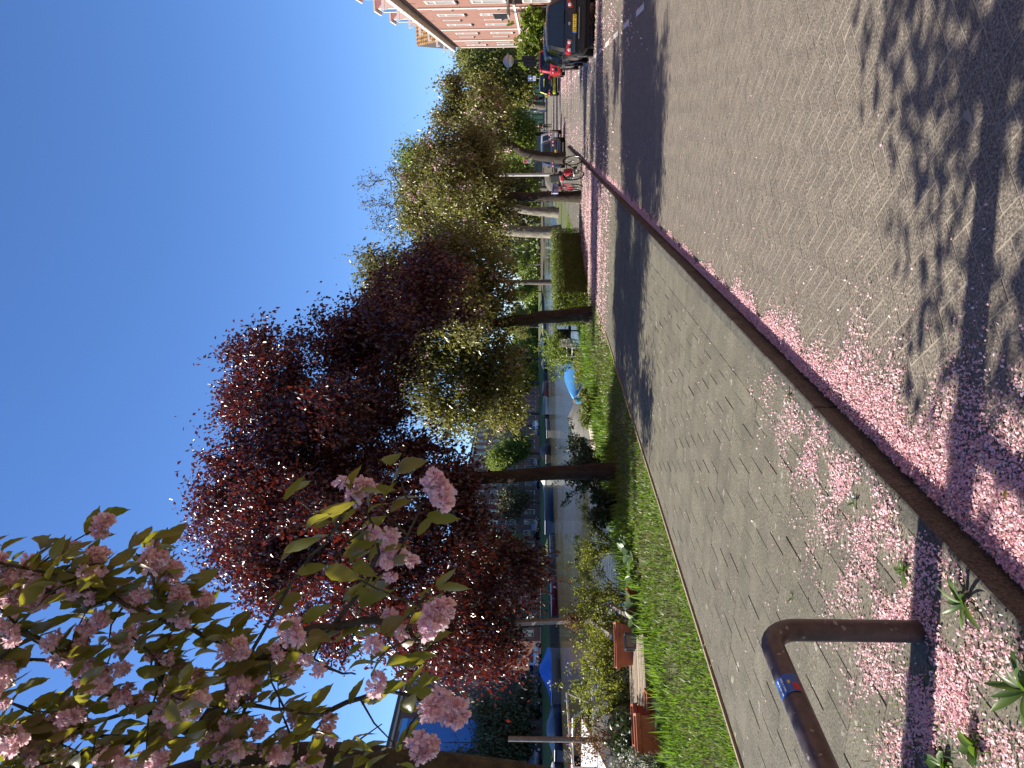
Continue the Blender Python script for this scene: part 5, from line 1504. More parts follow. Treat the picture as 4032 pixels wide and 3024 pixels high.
def person(label, loc, rz, pose, top, legs, name='person', s=1.0):
    t = thing(name, label, 'person', loc, rz)
    t.scale = (s, s, s)
    def skin_obj(nm, J, E_, m, parent):
        me = bpy.data.meshes.new(nm); me.from_pydata([j[0] for j in J], E_, []); me.materials.append(MATS[m])
        o = bpy.data.objects.new(nm, me); COL.objects.link(o); o.parent = parent
        me.skin_vertices.new(name='') if hasattr(me.skin_vertices, 'new') else None
        md = o.modifiers.new('skin', 'SKIN')
        if not me.skin_vertices:
            bpy.context.view_layer.objects.active = o
        for i, j in enumerate(J):
            sv = me.skin_vertices[0].data[i]; sv.radius = (j[1], j[1] * j[2] if len(j) > 2 else j[1]); sv.use_root = (i == 0)
        md.use_smooth_shade = True
        sb = o.modifiers.new('sub', 'SUBSURF'); sb.levels = 1; sb.render_levels = 1
        return o
    P = pose
    names = list(P.keys())
    E_ = [('hip', 'waist'), ('waist', 'chest'), ('chest', 'neck'), ('neck', 'head0'), ('head0', 'head1'), ('chest', 'shL'), ('shL', 'elL'), ('elL', 'haL'), ('chest', 'shR'), ('shR', 'elR'), ('elR', 'haR'), ('hip', 'hpL'), ('hpL', 'knL'), ('knL', 'anL'), ('anL', 'toL'), ('hip', 'hpR'), ('hpR', 'knR'), ('knR', 'anR'), ('anR', 'toR')]
    rad = dict(hip=.13, waist=.12, chest=.145, neck=.055, head0=.085, head1=.085, shL=.07, elL=.045, haL=.035, shR=.07, elR=.045, haR=.035, hpL=.095, knL=.062, anL=.045, toL=.035, hpR=.095, knR=.062, anR=.045, toR=.035)
    J = [(P[n], rad[n]) for n in names]; idx = {n: i for i, n in enumerate(names)}
    body = skin_obj('body', J, [(idx[a], idx[b]) for a, b in E_], 'skin', t)
    up = ['hip', 'waist', 'chest', 'shL', 'elL', 'shR', 'elR']; iu = {n: i for i, n in enumerate(up)}
    fl = {'elL': 'haL', 'elR': 'haR'}
    J = [(P[n], rad[n] + .028) for n in up] + [(tuple(Vector(P['elL']).lerp(Vector(P['haL']), .8)), .052), (tuple(Vector(P['elR']).lerp(Vector(P['haR']), .8)), .052)]
    skin_obj('jacket', J, [(0, 1), (1, 2), (2, 3), (3, 4), (2, 5), (5, 6), (4, 7), (6, 8)], top, t)
    J = [(P['hip'], .15), (P['hpL'], .112), (P['knL'], .082), (P['anL'], .066), (P['hpR'], .112), (P['knR'], .082), (P['anR'], .066)]
    skin_obj('trousers', J, [(0, 1), (1, 2), (2, 3), (0, 4), (4, 5), (5, 6)], legs, t)
    for k in ('L', 'R'):
        a = Vector(P['an' + k]); b = Vector(P['to' + k]); mb = MB(); mb.bar(a + (a - b) * .3 - Vector((0, 0, .05)), b + (b - a) * .3 - Vector((0, 0, .01)), .1, .09); mb.build('shoe', 'clothes_black', t, bevel=.03)
    h = Vector(P['head1']); mb = MB(); mb.lathe([(.03, -.10), (.095, -.06), (.108, .02), (.09, .09), (.045, .13), (.005, .14)], n=14, c=(h.x, h.y - .022, h.z)); mb.build('hair', 'hair', t, smooth=60)
    return t
walk_pose = dict(hip=(0, 0, .95), waist=(0, .01, 1.12), chest=(0, .02, 1.34), neck=(0, .03, 1.50), head0=(0, .04, 1.58), head1=(0, .05, 1.68), shL=(-.19, .02, 1.40), elL=(-.25, .0, 1.14), haL=(-.30, .16, .98), shR=(.19, .02, 1.40), elR=(.24, -.06, 1.13), haR=(.24, .06, .92),
                 hpL=(-.09, 0, .90), knL=(-.10, .16, .50), anL=(-.10, .12, .09), toL=(-.10, .25, .04), hpR=(.09, 0, .90), knR=(.10, .02, .48), anR=(.10, -.22, .12), toR=(.10, -.12, .04))
person('person in black walking away beside a bicycle', (-1.18, 92, rise(92) + Z_ROAD), R(5), walk_pose, 'clothes_black', 'clothes_black', s=1.04)
bicycle('bicycle held by the person in black', (-1.66, 91.7, rise(92) + Z_ROAD), R(4))
ride = dict(hip=(0, 0, .98), waist=(0, .06, 1.14), chest=(0, .13, 1.34), neck=(0, .17, 1.48), head0=(0, .19, 1.56), head1=(0, .21, 1.66), shL=(-.18, .14, 1.38), elL=(-.25, .32, 1.16), haL=(-.26, .50, 1.06), shR=(.18, .14, 1.38), elR=(.25, .32, 1.16), haR=(.26, .50, 1.06),
            hpL=(-.09, 0, .92), knL=(-.10, .36, .72), anL=(-.11, .22, .32), toL=(-.11, .34, .27), hpR=(.09, 0, .92), knR=(.10, .30, .58), anR=(.11, .26, .18), toR=(.11, .38, .13))
person('person in a red jacket riding a bicycle at the street end', (2.02, 102, rise(102) + Z_ROAD), R(-20), ride, 'jacket_red', 'clothes_black')
bicycle('bicycle ridden by the person in a red jacket', (1.95, 101.72, rise(102) + Z_ROAD), R(-20))

# ================================================================== BOATS
def hull(t, L, W, H, m, rim='hull_white', inner='hull_grey'):
    secs = []; rims = []
    for i in range(13):
        u = i / 12
        k = (1 - (abs(u - .42) / .62) ** 2.4) if u > .42 else (1 - ((.42 - u) / .55) ** 3 * .5)
        k = max(.03, k); sh = H * (1 + .35 * max(0, u - .45) ** 1.5)
        w_ = W / 2 * k; y = -L / 2 + L * u
        secs.append([(-w_, y, sh), (-w_ * .96, y, sh * .5), (-w_ * .7, y, -.1), (0, y, -.25 + .2 * max(0, u - .8) * 5 * .4), (w_ * .7, y, -.1), (w_ * .96, y, sh * .5), (w_, y, sh)])
        rims.append((w_, y, sh))
    mb = MB(); mb.loft(secs, closed=False, caps=False); mb.add(secs[0], [(6, 5, 4, 3, 2, 1, 0)]); mb.build('hull', m, t, smooth=50)
    mb = MB(); mb.tube([(-x, y, z) for (x, y, z) in rims], .045, n=6); mb.tube(rims, .045, n=6); mb.tube([(-rims[0][0], rims[0][1], rims[0][2]), rims[0]], .045, n=6); mb.build('gunwale', rim, t, smooth=50)
    mb = MB(); mb.loft([[(-x * .97, y, z * .55), (x * .97, y, z * .55)] for (x, y, z) in rims], closed=False, caps=False); mb.build('floor', inner, t)
    return rims
def cover(t, rims, m, peak, prof, n0=0, n1=13):
    mb = MB(); secs = []
    for i in range(n0, n1):
        x, y, z = rims[i]; p = peak * prof(i / 12)
        xx = x + .05
        secs.append([(-xx, y, z - .10), (-xx, y, z + .02), (-xx * .55, y, z + p * .62 + random.uniform(-.02, .02)), (0, y, z + p), (xx * .55, y, z + p * .62 + random.uniform(-.02, .02)), (xx, y, z + .02), (xx, y, z - .10)])
    mb.loft(secs, closed=False, caps=False); mb.add(secs[0], [tuple(range(7))]); mb.add(secs[-1], [tuple(range(6, -1, -1))])
    return mb.build('cover', m, t, smooth=40)
def boat(label, x, y, rz, L, W, H, m, tarp=None, peak=.5, prof=lambda u: 1, rim='hull_white', group=None, seats=True, name='boat'):
    t = thing(name, label, 'boat', (x, y, Z_WATER), rz, group)
    r_ = hull(t, L, W, H, m, rim)
    if tarp: cover(t, r_, tarp, peak, prof)
    elif seats:
        for u in (3, 6, 9):
            xx, yy, zz = r_[u]; mb = MB(); mb.box((0, yy, zz * .8), (xx * 1.9, .28, .05)); mb.build('bench', 'old_wood', t)
    return t, r_
boat('boat under a grey tent tarpaulin moored at the near bank', -10.35, 22.6, PI, 6.6, 2.2, .48, 'hull_black', 'tarp_grey', .60, lambda u: .25 + .85 * math.exp(-((u - .16) / .42) ** 2) if u > .1 else .7, rim='hull_black', group='boats moored at the near bank')
boat('boat under a light blue tarpaulin moored beyond the grey tent boat', -10.5, 29.6, PI, 4.8, 2.0, .45, 'hull_white', 'tarp_light_blue', .62, lambda u: .3 + .75 * math.sin(PI * min(1, .12 + u * .8)), group='boats moored at the near bank')
# white motor boat at the left
wb, wr = boat('white motor boat with open cockpit behind the terracotta pots', -10.9, 10.2, R(8), 5.2, 2.0, .95, 'hull_white', group='boats moored at the near bank')
mb = MB(); mb.loft([[(-.8, .4, .9), (-.75, .4, 1.25), (.75, .4, 1.25), (.8, .4, .9)], [(-.6, 1.6, .98), (-.5, 1.5, 1.12), (.5, 1.5, 1.12), (.6, 1.6, .98)]]); mb.build('foredeck', 'hull_white', wb, smooth=30)
mb = MB(); mb.loft([[(-.95, -1.9, .97), (.95, -1.9, .97), (.95, -1.9, 1.02), (-.95, -1.9, 1.02)], [(-.95, -.2, 1.42), (.95, -.2, 1.42), (.95, -.2, 1.47), (-.95, -.2, 1.47)]]); mb.build('cockpit_cover', 'hull_white', wb)
mb = MB(); mb.quad((-.8, .38, 1.25), (.8, .38, 1.25), (.7, .15, 1.6), (-.7, .15, 1.6)); mb.build('windscreen', 'car_glass', wb)
mb = MB(); mb.tube([(-.8, .38, 1.25), (-.7, .15, 1.6), (.7, .15, 1.6), (.8, .38, 1.25)], .025, n=6); mb.build('screen_frame', 'chrome', wb)
boat('small wooden rowing boat in the water behind the bright shrubs', -13.2, 15.6, R(14), 4.2, 1.4, .42, 'pale_plank', rim='pale_plank', group='boats moored at the near bank', name='rowing_boat')
GO = 'boats moored across the canal'
t, r_ = boat('grey boat with a bright blue tarpaulin across the canal', -53.4, 60.6, 0, 7.0, 2.4, .85, 'hull_grey', 'tarp_blue', 1.0, lambda u: .2 + 1.0 * math.exp(-((u - .55) / .3) ** 2), group=GO)
boat('long navy blue barge across the canal', -53.2, 94.4, 0, 12.0, 2.8, 1.15, 'hull_navy', 'hull_navy', .10, group=GO)
boat('dark red skiff across the canal', -53.3, 73.4, 0, 6.2, 1.8, .6, 'hull_red', group=GO)
boat('red boat under a dark grey cover across the canal', -53.4, 142.5, PI, 7.2, 2.2, .8, 'hull_red', 'tarp_black', .55, lambda u: .6 + .4 * u, group=GO)
boat('white hulled boat under a grey canopy across the canal', -53.4, 133.0, PI, 7.6, 2.4, .75, 'hull_white', 'tarp_grey', .55, lambda u: .6 + .4 * u, rim='hull_black', group=GO)
boat('open grey boat across the canal left of the canopy boat', -53.3, 123.4, 0, 6.6, 2.0, .55, 'hull_grey', group=GO)
boat('small boat under a black cover across the canal', -53.2, 112.6, 0, 5.6, 2.1, .8, 'tarp_black', 'tarp_black', 1.0, lambda u: .5 + .5 * math.sin(PI * u), group=GO)
boat('white cabin boat beside the plum trunk across the canal', -53.3, 103.6, 0, 4.6, 2.0, 1.0, 'hull_white', 'hull_white', .7, lambda u: 1 if .2 < u < .7 else .2, group=GO)
boat('grey open boat left of the navy barge across the canal', -53.4, 84.0, 0, 5.4, 1.9, .55, 'hull_grey', group=GO)
boat('dark boat under a navy cover left of the blue tarpaulin boat', -53.3, 53.0, 0, 6.0, 2.0, .7, 'hull_navy', 'hull_navy', .7, lambda u: math.sin(PI * u), group=GO)
boat('dark boat with a white tarpaulin at the left edge across the canal', -53.4, 46.2, 0, 6.4, 2.1, .75, 'hull_black', 'hull_white', .55, lambda u: .2 + .8 * math.sin(PI * u), group=GO)
boat('boat under a cream tarpaulin across the canal behind the hedge', -53.4, 176, 0, 9, 2.6, .8, 'hull_navy', 'pale_plank', .9, lambda u: math.sin(PI * u), group=GO)
boat('navy boat with cream deck furthest away across the canal', -53.4, 190, 0, 8, 2.4, .7, 'hull_navy', 'pale_plank', .4, lambda u: .6, group=GO)
boat('boat under a light cover across the canal seen past the hedge', -53.4, 160, 0, 7, 2.2, .7, 'hull_black', 'tarp_grey', .6, lambda u: math.sin(PI * u), group=GO)

# ================================================================== NEAR BANK: JETTIES, POTS, CHAIRS
def jetty(name, label, x, y, z, rz, n, ln, wd, m, gap=.012, posts=True, thick=.035, tilt=0.0, cat='jetty'):
    t = thing(name, label, cat, (x, y, z), rz)
    t.rotation_euler = (tilt, 0, rz)
    first = None
    for k in range(n):
        mb = MB(); mb.box((random.gauss(0, .01), (k - n / 2 + .5) * (wd + gap), random.uniform(-.003, .003)), (ln * random.uniform(.98, 1.01), wd, thick), rz=random.gauss(0, .004)); mb.build('plank', m, t)
    W = n * (wd + gap)
    for s in (-1, 1):
        mb = MB(); mb.box((s * ln * .38, 0, -thick / 2 - .045), (.07, W * .97, .085)); mb.build('joist', 'grey_wood', t)
        if posts:
            for e in (-1, 1):
                mb = MB(); mb.box((s * ln * .38, e * W * .40, -.42), (.09, .09, .70)); mb.build('post', 'grey_wood', t)
    return t
jetty('landing_deck', 'weathered slatted landing deck between the terracotta pots', -8.12, 9.0, .12, R(40), 13, 1.35, .115, 'old_wood', gap=.034, posts=True)
jetty('jetty', 'narrow jetty of pale planks beside the grey tent boat', -9.1, 21.2, -.02, R(90), 3, 5.6, .24, 'pale_plank')
jetty('plank_stack', 'pale planks lying at the verge right of the plum tree', -8.05, 17.2, .02, R(84), 2, 2.6, .14, 'pale_plank', posts=False, cat='planks')
def mooring(label, x, y, h=.75, rope=True):
    t = thing('mooring_post', label, 'post', (x, y, -.9), group='mooring posts at the near bank')
    mb = MB(); mb.box((0, 0, (h + .9) / 2), (.13, .13, h + .9)); mb.build('post', 'old_wood', t, bevel=.01)
    if rope:
        mb = MB()
        for k in range(4): mb.torus((0, 0, .9 + h * .45 + k * .045), .10, .02, axis='z', n=14, m=5)
        mb.build('rope', 'rope_blue', t, smooth=60)
mooring('mooring post with blue rope at the middle of the grey tent boat', -9.05, 23.2, .42)
mooring('mooring post with blue rope nearest the plum tree', -8.95, 19.6, .46)

def trough(label, x, y, rz, L, D, H, m, z=0.0, soil=True, name='terracotta_trough', group='terracotta pots beside the deck'):
    t = thing(name, label, 'planter', (x, y, z), rz, group)
    mb = MB(); a, b = L / 2, D / 2; k = .84
    out = [[(-a * k, -b * k, 0), (a * k, -b * k, 0), (a * k, b * k, 0), (-a * k, b * k, 0)], [(-a, -b, H * .82), (a, -b, H * .82), (a, b, H * .82), (-a, b, H * .82)]]
    e = .022
    out.append([(-a - e, -b - e, H * .825), (a + e, -b - e, H * .825), (a + e, b + e, H * .825), (-a - e, b + e, H * .825)]); out.append([(-a - e, -b - e, H), (a + e, -b - e, H), (a + e, b + e, H), (-a - e, b + e, H)])
    out.append([(-a + .01, -b + .01, H), (a - .01, -b + .01, H), (a - .01, b - .01, H), (-a + .01, b - .01, H)]); out.append([(-a + .02, -b + .02, H * .8), (a - .02, -b + .02, H * .8), (a - .02, b - .02, H * .8), (-a + .02, b - .02, H * .8)])
    mb.loft(out, caps=False); mb.add(out[0], [(3, 2, 1, 0)]); mb.build('pot', m, t, bevel=.006)
    mb = MB(); mb.quad((-a + .02, -b + .02, H * .86), (a - .02, -b + .02, H * .86), (a - .02, b - .02, H * .86), (-a + .02, b - .02, H * .86)); mb.build('soil', 'soil', t)
    return t
trough('long orange terracotta trough at the corner of the deck', -8.0, 9.72, R(38), .66, .28, .34, 'terracotta', z=.06)
trough('small red terracotta trough at the right end of the pots', -7.42, 10.05, R(30), .40, .2, .20, 'terracotta_dark')
trough('dark red terracotta trough at the left beyond the deck', -7.95, 8.02, R(44), .50, .24, .33, 'terracotta_dark')
trough('orange terracotta trough nearest the left picture edge', -7.72, 7.62, R(44), .48, .24, .35, 'terracotta')
trough('low terracotta bowl in front of the dark red trough', -7.55, 7.95, R(30), .36, .24, .18, 'terracotta_dark')
lt = thing('garden_lantern', 'small dark wooden lantern box leaning on the orange trough', 'lantern', (-7.66, 9.38, .0), R(52))
mb = MB()
for s in (-1, 1):
    for e in (-1, 1): mb.box((s * .11, e * .07, .15), (.025, .025, .30))
    mb.box((s * .11, 0, .288), (.024, .115, .022)); mb.box((s * .11, 0, .012), (.024, .115, .022))
    mb.box((0, s * .07, .289), (.195, .023, .022)); mb.box((0, s * .07, .013), (.195, .023, .022))
mb.build('frame', 'post_dark', lt)
mb = MB(); mb.box((0, 0, .15), (.20, .12, .25)); mb.build('glass', 'hull_grey', lt)

def timber_post(label, x, y, z0, z1, w_, m, lean=(0, 0), round_=False):
    t = thing('timber_post' if not round_ else 'metal_pole', label, 'post', (x, y, z0), group='posts at the landing place')
    mb = MB()
    if round_: mb.tube([(0, 0, 0), (lean[0], lean[1], z1 - z0)], w_, n=12); mb.build('pole', m, t, smooth=50)
    else: mb.bar((0, 0, 0), (lean[0], lean[1], z1 - z0), w_, w_, upv=(0, 1, 0)); mb.build('post', m, t, bevel=.008)
    mb = MB(); mb.box((lean[0] * .45 + .06, lean[1] * .45, (z1 - z0) * .42), (.10, .06, .20)); mb.build('bracket', 'grey_wood', t)
    return t
pa = timber_post('grey timber post standing in the shrubs behind the red trough', -8.85, 11.55, -.6, 2.05, .085, 'grey_wood', lean=(-.10, -.10))
pb = timber_post('slim pale metal pole at the left beside the white boat', -9.55, 9.3, -.7, 2.12, .045, 'metal_post', round_=True)
def beam(label, a, b, w_, h_):
    t = thing('timber_brace', label, 'timber', a, group='timber braces at the landing place')
    mb = MB(); mb.bar((0, 0, 0), Vector(b) - Vector(a), w_, h_); mb.build('beam', 'grey_wood', t, bevel=.006)
    mb = MB(); d = Vector(b) - Vector(a); mb.bar(d * .62, d * .68, w_ + .012, h_ + .012); mb.build('strap', 'post_dark', t)
beam('grey timber brace sloping from the grey post down to the orange trough', (-8.88, 11.45, .62), (-8.30, 10.0, .12), .09, .10)
beam('grey timber brace sloping down at the left picture edge', (-9.4, 9.0, .40), (-8.75, 8.05, .02), .10, .10)
beam('short brace behind the red terracotta trough', (-8.5, 11.4, .30), (-8.05, 10.5, .05), .07, .08)

def dry_bunch(label, x, y, z, n, r_, seed):
    rg2 = np.random.default_rng(seed); t = thing('dried_flowers', label, 'dried flowers', (x, y, z), group='dried flower bunches')
    mb = MB()
    for k in range(10):
        a = rg2.normal(size=3) * r_ * .7; a[2] = abs(a[2]) * .6; mb.tube([(0, 0, -r_ * 1.3), tuple(a)], .004, n=4, caps=False)
    mb.build('stems', 'bark', t)
    P = rg2.normal(size=(n, 3)) * r_ * .5
    V, F = leaves(P, (.025, .05), .8, 0, 0, rg=rg2); npmesh('flowers', V, F, 'dry_flower', t, kind='stuff')
dry_bunch('brown dried hydrangea tied to the grey timber post', -8.86, 11.40, .98, 420, .17, 501)
dry_bunch('brown dried flowers around the slim metal pole', -9.45, 9.18, .72, 900, .34, 502)
gl = thing('flower_garland', 'white rail wound with a garland of coloured flowers at the white boat', 'garland', (-9.9, 9.9, 0))
mb = MB(); mb.tube([(.20, .60, 1.12), (0, 0, 1.10), (-.22, -.62, 1.05)], .018, n=8); mb.tube([(-.22, -.62, -.6), (-.22, -.62, 1.05)], .016, n=8); mb.tube([(.20, .60, 1.12), (-.35, .75, .35)], .014, n=6); mb.build('rail', 'white_plastic', gl, smooth=50)
for k in range(36):
    u = random.random() ** .8; p = Vector((.20, .60, 1.14)).lerp(Vector((-.22, -.62, 1.07)), u) + Vector((random.gauss(0, .03), random.gauss(0, .03), random.gauss(0, .025)))
    mb = MB(); r_ = random.uniform(.012, .022); mb.lathe([(.0, -r_ * .6), (r_ * .8, -r_ * .3), (r_, r_ * .2), (r_ * .3, r_ * .6)], n=7); o = mb.build('flower', random.choice(['flower_red', 'flower_red', 'white_plastic', 'flower_violet', 'weed_leaf', 'rope_blue', 'flower_yellow']), gl, smooth=60); o.location = p

# chairs and table under the curved cherry tree
oc = thing('office_chair', 'black office chair with its back to the street on the verge', 'chair', (-7.75, 27.2, -.05), R(-25))
mb = MB(); secs = []
for (z, w_, y) in ((.50, .20, -.20), (.58, .25, -.23), (.75, .27, -.25), (.92, .265, -.26), (1.0, .22, -.265), (1.03, .12, -.265)): secs.append([(-w_, y + .03, z), (-w_ * .5, y - .012, z), (w_ * .5, y - .012, z), (w_, y + .03, z), (w_ * .9, y + .07, z), (-w_ * .9, y + .07, z)])
mb.loft(secs); mb.build('backrest', 'black_cloth', oc, smooth=50)
mb = MB(); mb.box((0, .04, .46), (.50, .48, .09)); mb.build('seat', 'black_cloth', oc, bevel=.03)
mb = MB(); mb.tube([(0, 0, .08), (0, 0, .42)], .028, n=10); mb.bar((0, -.2, .47), (0, -.22, .6), .06, .02); mb.build('column', 'black_metal', oc)
for k in range(5):
    a = k * 2 * PI / 5; mb = MB(); mb.bar((0, 0, .10), (math.cos(a) * .30, math.sin(a) * .30, .06), .04, .03); l_ = mb.build('leg', 'black_metal', oc)
    mb = MB(); mb.lathe([(.028, -.02), (.028, .02)], n=10, axis='x', c=(math.cos(a) * .30, math.sin(a) * .30, .03)); mb.build('castor', 'rubber', l_)
ft = thing('folding_table', 'wooden folding table with crossed legs beside the curved cherry trunk', 'table', (-7.22, 27.0, -.04), R(20))
for k in range(5):
    mb = MB(); mb.box((0, -.24 + k * .12, .62), (.72, .105, .022)); mb.build('slat', 'old_wood', ft)
for s in (-1, 1):
    mb = MB(); mb.bar((-.26, s * .22, 0), (.26, s * .22, .60), .035, .025); mb.build('leg', 'old_wood', ft)
    mb = MB(); mb.bar((.26, s * .19, 0), (-.26, s * .19, .60), .035, .025); mb.build('leg', 'old_wood', ft)
def garden_chair(label, x, y, z, rz, m, group=None):
    t = thing('garden_chair', label, 'chair', (x, y, z), rz, group)
    for sx in (-1, 1):
        for sy in (-1, 1):
            mb = MB(); mb.tube([(sx * .24, sy * .22, 0), (sx * .22, sy * .20, .43)], .014, n=6); mb.build('leg', m, t)
        mb = MB(); mb.tube([(sx * .22, -.20, .43), (sx * .23, -.28, .88)], .014, n=6); mb.tube([(sx * .25, -.24, .64), (sx * .26, .16, .64), (sx * .24, .2, .43)], .014, n=6); mb.build('arm', m, t, smooth=50)
    mb = MB(); mb.box((0, 0, .435), (.47, .44, .025)); mb.build('seat', m, t, bevel=.01)
    for k in range(5):
        mb = MB(); mb.bar((-.16 + k * .08, -.205, .46), (-.16 + k * .08, -.275, .86), .05, .012, upv=(0, 1, 0)); mb.build('back_slat', m, t)
    mb = MB(); mb.bar((-.24, -.28, .88), (.24, -.28, .88), .03, .04); mb.build('top_rail', m, t)
    return t
garden_chair('white garden chair behind the folding table', -7.55, 28.6, -.05, R(150), 'white_plastic', 'garden chairs on the verge')
garden_chair('white framed garden chair left of the black office chair', -8.15, 26.2, -.08, R(70), 'white_plastic', 'garden chairs on the verge')
garden_chair('grey garden chair right of the curved cherry trunk', -6.4, 27.4, -.03, R(200), 'hull_grey', 'garden chairs on the verge')
# ================================================================== FOREGROUND
# ---- steel hoop barrier
hoop = thing('hoop_barrier', 'dark brown steel hoop barrier with a blue sticker on the tiles', 'barrier', (-2.10, 2.66, 0))
ht, hr, rad_ = .665, .13, .047
pts = [(0, 0, -.05), (0, 0, .2), (0, 0, ht - hr)]
for k in range(1, 8):
    a = k / 8 * PI / 2
    pts.append((-.0 * k, -hr + hr * math.cos(a), ht - hr + hr * math.sin(a)))
pts += [(0, -hr, ht), (-.015, -.6, ht), (-.03, -1.3, ht)]
for k in range(1, 8):
    a = k / 8 * PI / 2
    pts.append((-.03, -1.3 - hr * math.sin(a), ht - hr + hr * math.cos(a)))
pts += [(-.03, -1.3 - hr, ht - hr), (-.03, -1.3 - hr, -.05)]
mb = MB(); mb.tube(pts, rad_, n=28); mb.build('tube', 'steel_brown', hoop, smooth=50)
# concrete footing flush with the tiles
mb = MB(); mb.box((0, 0, .002), (.17, .17, .012)); mb.build('footing', 'kerb_stone', hoop)
# sticker wrapped on the rail: a blue label with rows of small print
def wrap(name, y0, y1, a0, a1, m, r_=rad_ + .0016, parent=hoop):
    mb = MB(); n = 10; vs = []; fs = []
    for i in range(n + 1):
        a = a0 + (a1 - a0) * i / n
        for y in (y0, y1):
            vs.append((-.007 + r_ * math.cos(a), y, ht + r_ * math.sin(a)))
    for i in range(n): fs.append((i * 2, i * 2 + 1, i * 2 + 3, i * 2 + 2))
    mb.add(vs, fs); return mb.build(name, m, parent, smooth=60)
st = wrap('sticker', -.405, -.31, R(-25), R(95), 'sticker_blue')
for row, (aa, ab) in enumerate(((R(66), R(74)), (R(44), R(52)))):
    y = -.322
    for wlen in ((.018, .009, .019, .018) if row == 0 else (.026, .006, .03)):
        wrap('print', y - wlen, y, aa, ab, 'sticker_print', rad_ + .0022, st); y -= wlen + .0045
wrap('print', -.40, -.36, R(-24), R(8), 'sticker_red', rad_ + .0022, st)
wrap('print', -.362, -.345, R(14), R(26), 'sticker_yellow', rad_ + .0022, st)

# ---- flowering cherry over the camera's left
ct = thing('flowering_cherry', 'near cherry tree with double pink blossom reaching in from the left', 'tree', (-2.98, 2.40, 0))
off = Vector((-2.98, 2.40, 0))
def rel(p): return tuple(Vector(p) - off)
mb = MB()
TR = [(-2.98, 2.40, -.05), (-2.97, 2.42, .5), (-2.93, 2.46, 1.2), (-2.82, 2.50, 1.75), (-2.75, 2.50, 2.19), (-2.715, 2.50, 2.6), (-2.69, 2.46, 2.95), (-2.80, 2.40, 3.4), (-3.0, 2.3, 3.9)]
mb.tube([rel(p) for p in TR], [.15, .12, .10, .088, .084, .082, .08, .07, .055], n=16)
mb.build('trunk', 'bark_mossy', ct, smooth=60)
LIMBS = {
 'A': ([(-2.73, 2.47, 2.9), (-2.51, 2.44, 3.10), (-2.25, 2.44, 2.92), (-2.13, 2.43, 2.83), (-1.94, 2.4, 2.59), (-1.88, 2.37, 2.46), (-1.8, 2.3, 2.26), (-1.8, 2.25, 2.13), (-1.83, 2.19, 2.04)], .042, .006),
 'B': ([(-2.31, 2.41, 2.97), (-2.2, 2.35, 2.91), (-1.66, 2.34, 2.59), (-1.37, 2.24, 2.37), (-1.22, 2.2, 2.28)], .010, .004),
 'C': ([(-2.51, 2.44, 3.12), (-2.25, 2.32, 3.26), (-2.08, 2.27, 3.37), (-1.98, 2.25, 3.42), (-1.84, 2.24, 3.57), (-1.70, 2.26, 3.9), (-1.6, 2.3, 4.3)], .028, .008),
 'D': ([(-2.13, 2.43, 2.8), (-1.92, 2.34, 2.93), (-1.84, 2.31, 3.04), (-1.74, 2.29, 3.18), (-1.65, 2.27, 3.3), (-1.57, 2.24, 3.41), (-1.48, 2.25, 3.75)], .012, .005),
 'E': ([(-2.35, 2.39, 3.15), (-2.17, 2.35, 3.17), (-2.01, 2.3, 3.14), (-1.86, 2.27, 3.2)], .014, .004),
 'F': ([(-1.88, 2.37, 2.45), (-1.57, 2.28, 2.26), (-1.38, 2.25, 2.22), (-1.22, 2.22, 2.29)], .010, .003),
 'F2': ([(-1.59, 2.27, 2.24), (-1.42, 2.23, 2.12), (-1.25, 2.24, 2.05)], .006, .003),
 'G': ([(-1.8, 2.25, 2.13), (-1.68, 2.17, 2.10), (-1.60, 2.13, 2.05)], .007, .003),
 'H': ([(-2.72, 2.46, 2.86), (-2.5, 2.40, 2.74), (-2.28, 2.33, 2.52), (-2.13, 2.29, 2.31), (-2.06, 2.21, 2.14), (-1.95, 2.05, 2.03)], .018, .004),
 'I': ([(-2.74, 2.46, 2.58), (-2.5, 2.33, 2.45), (-2.34, 2.21, 2.27), (-2.10, 2.02, 2.12)], .010, .003),
 'J': ([(-2.03, 2.42, 2.71), (-1.96, 2.24, 2.46), (-1.87, 2.1, 2.30)], .009, .003),
 'K': ([(-2.28, 2.38, 2.95), (-2.2, 2.28, 2.7), (-2.14, 2.18, 2.5), (-2.05, 2.1, 2.42)], .010, .003),
 'L': ([(-2.51, 2.42, 3.10), (-2.4, 2.3, 3.3), (-2.25, 2.2, 3.5), (-2.1, 2.2, 3.72)], .014, .004),
 'M': ([(-2.75, 2.42, 3.2), (-2.6, 2.3, 3.5), (-2.4, 2.25, 3.75), (-2.2, 2.25, 4.0)], .024, .006),
 'N': ([(-2.5, 2.38, 3.06), (-2.4, 2.2, 2.95), (-2.3, 2.1, 2.85)], .009, .003),
 # limbs that stay out of the picture but shade the street
 'P': ([(-2.9, 2.35, 3.6), (-3.2, 2.2, 3.9), (-3.7, 2.0, 4.2), (-4.3, 1.9, 4.3)], .05, .01),
 'Q': ([(-2.95, 2.35, 3.7), (-3.2, 2.6, 4.1), (-3.7, 2.9, 4.4), (-4.2, 3.1, 4.5)], .045, .01),
 'R': ([(-2.82, 2.40, 3.3), (-3.2, 1.9, 3.6), (-3.6, 1.4, 3.8), (-4.0, 1.0, 3.9)], .045, .01),
 'S': ([(-3.0, 2.3, 3.85), (-3.1, 2.2, 4.4), (-3.2, 2.2, 5.0)], .05, .01),
}
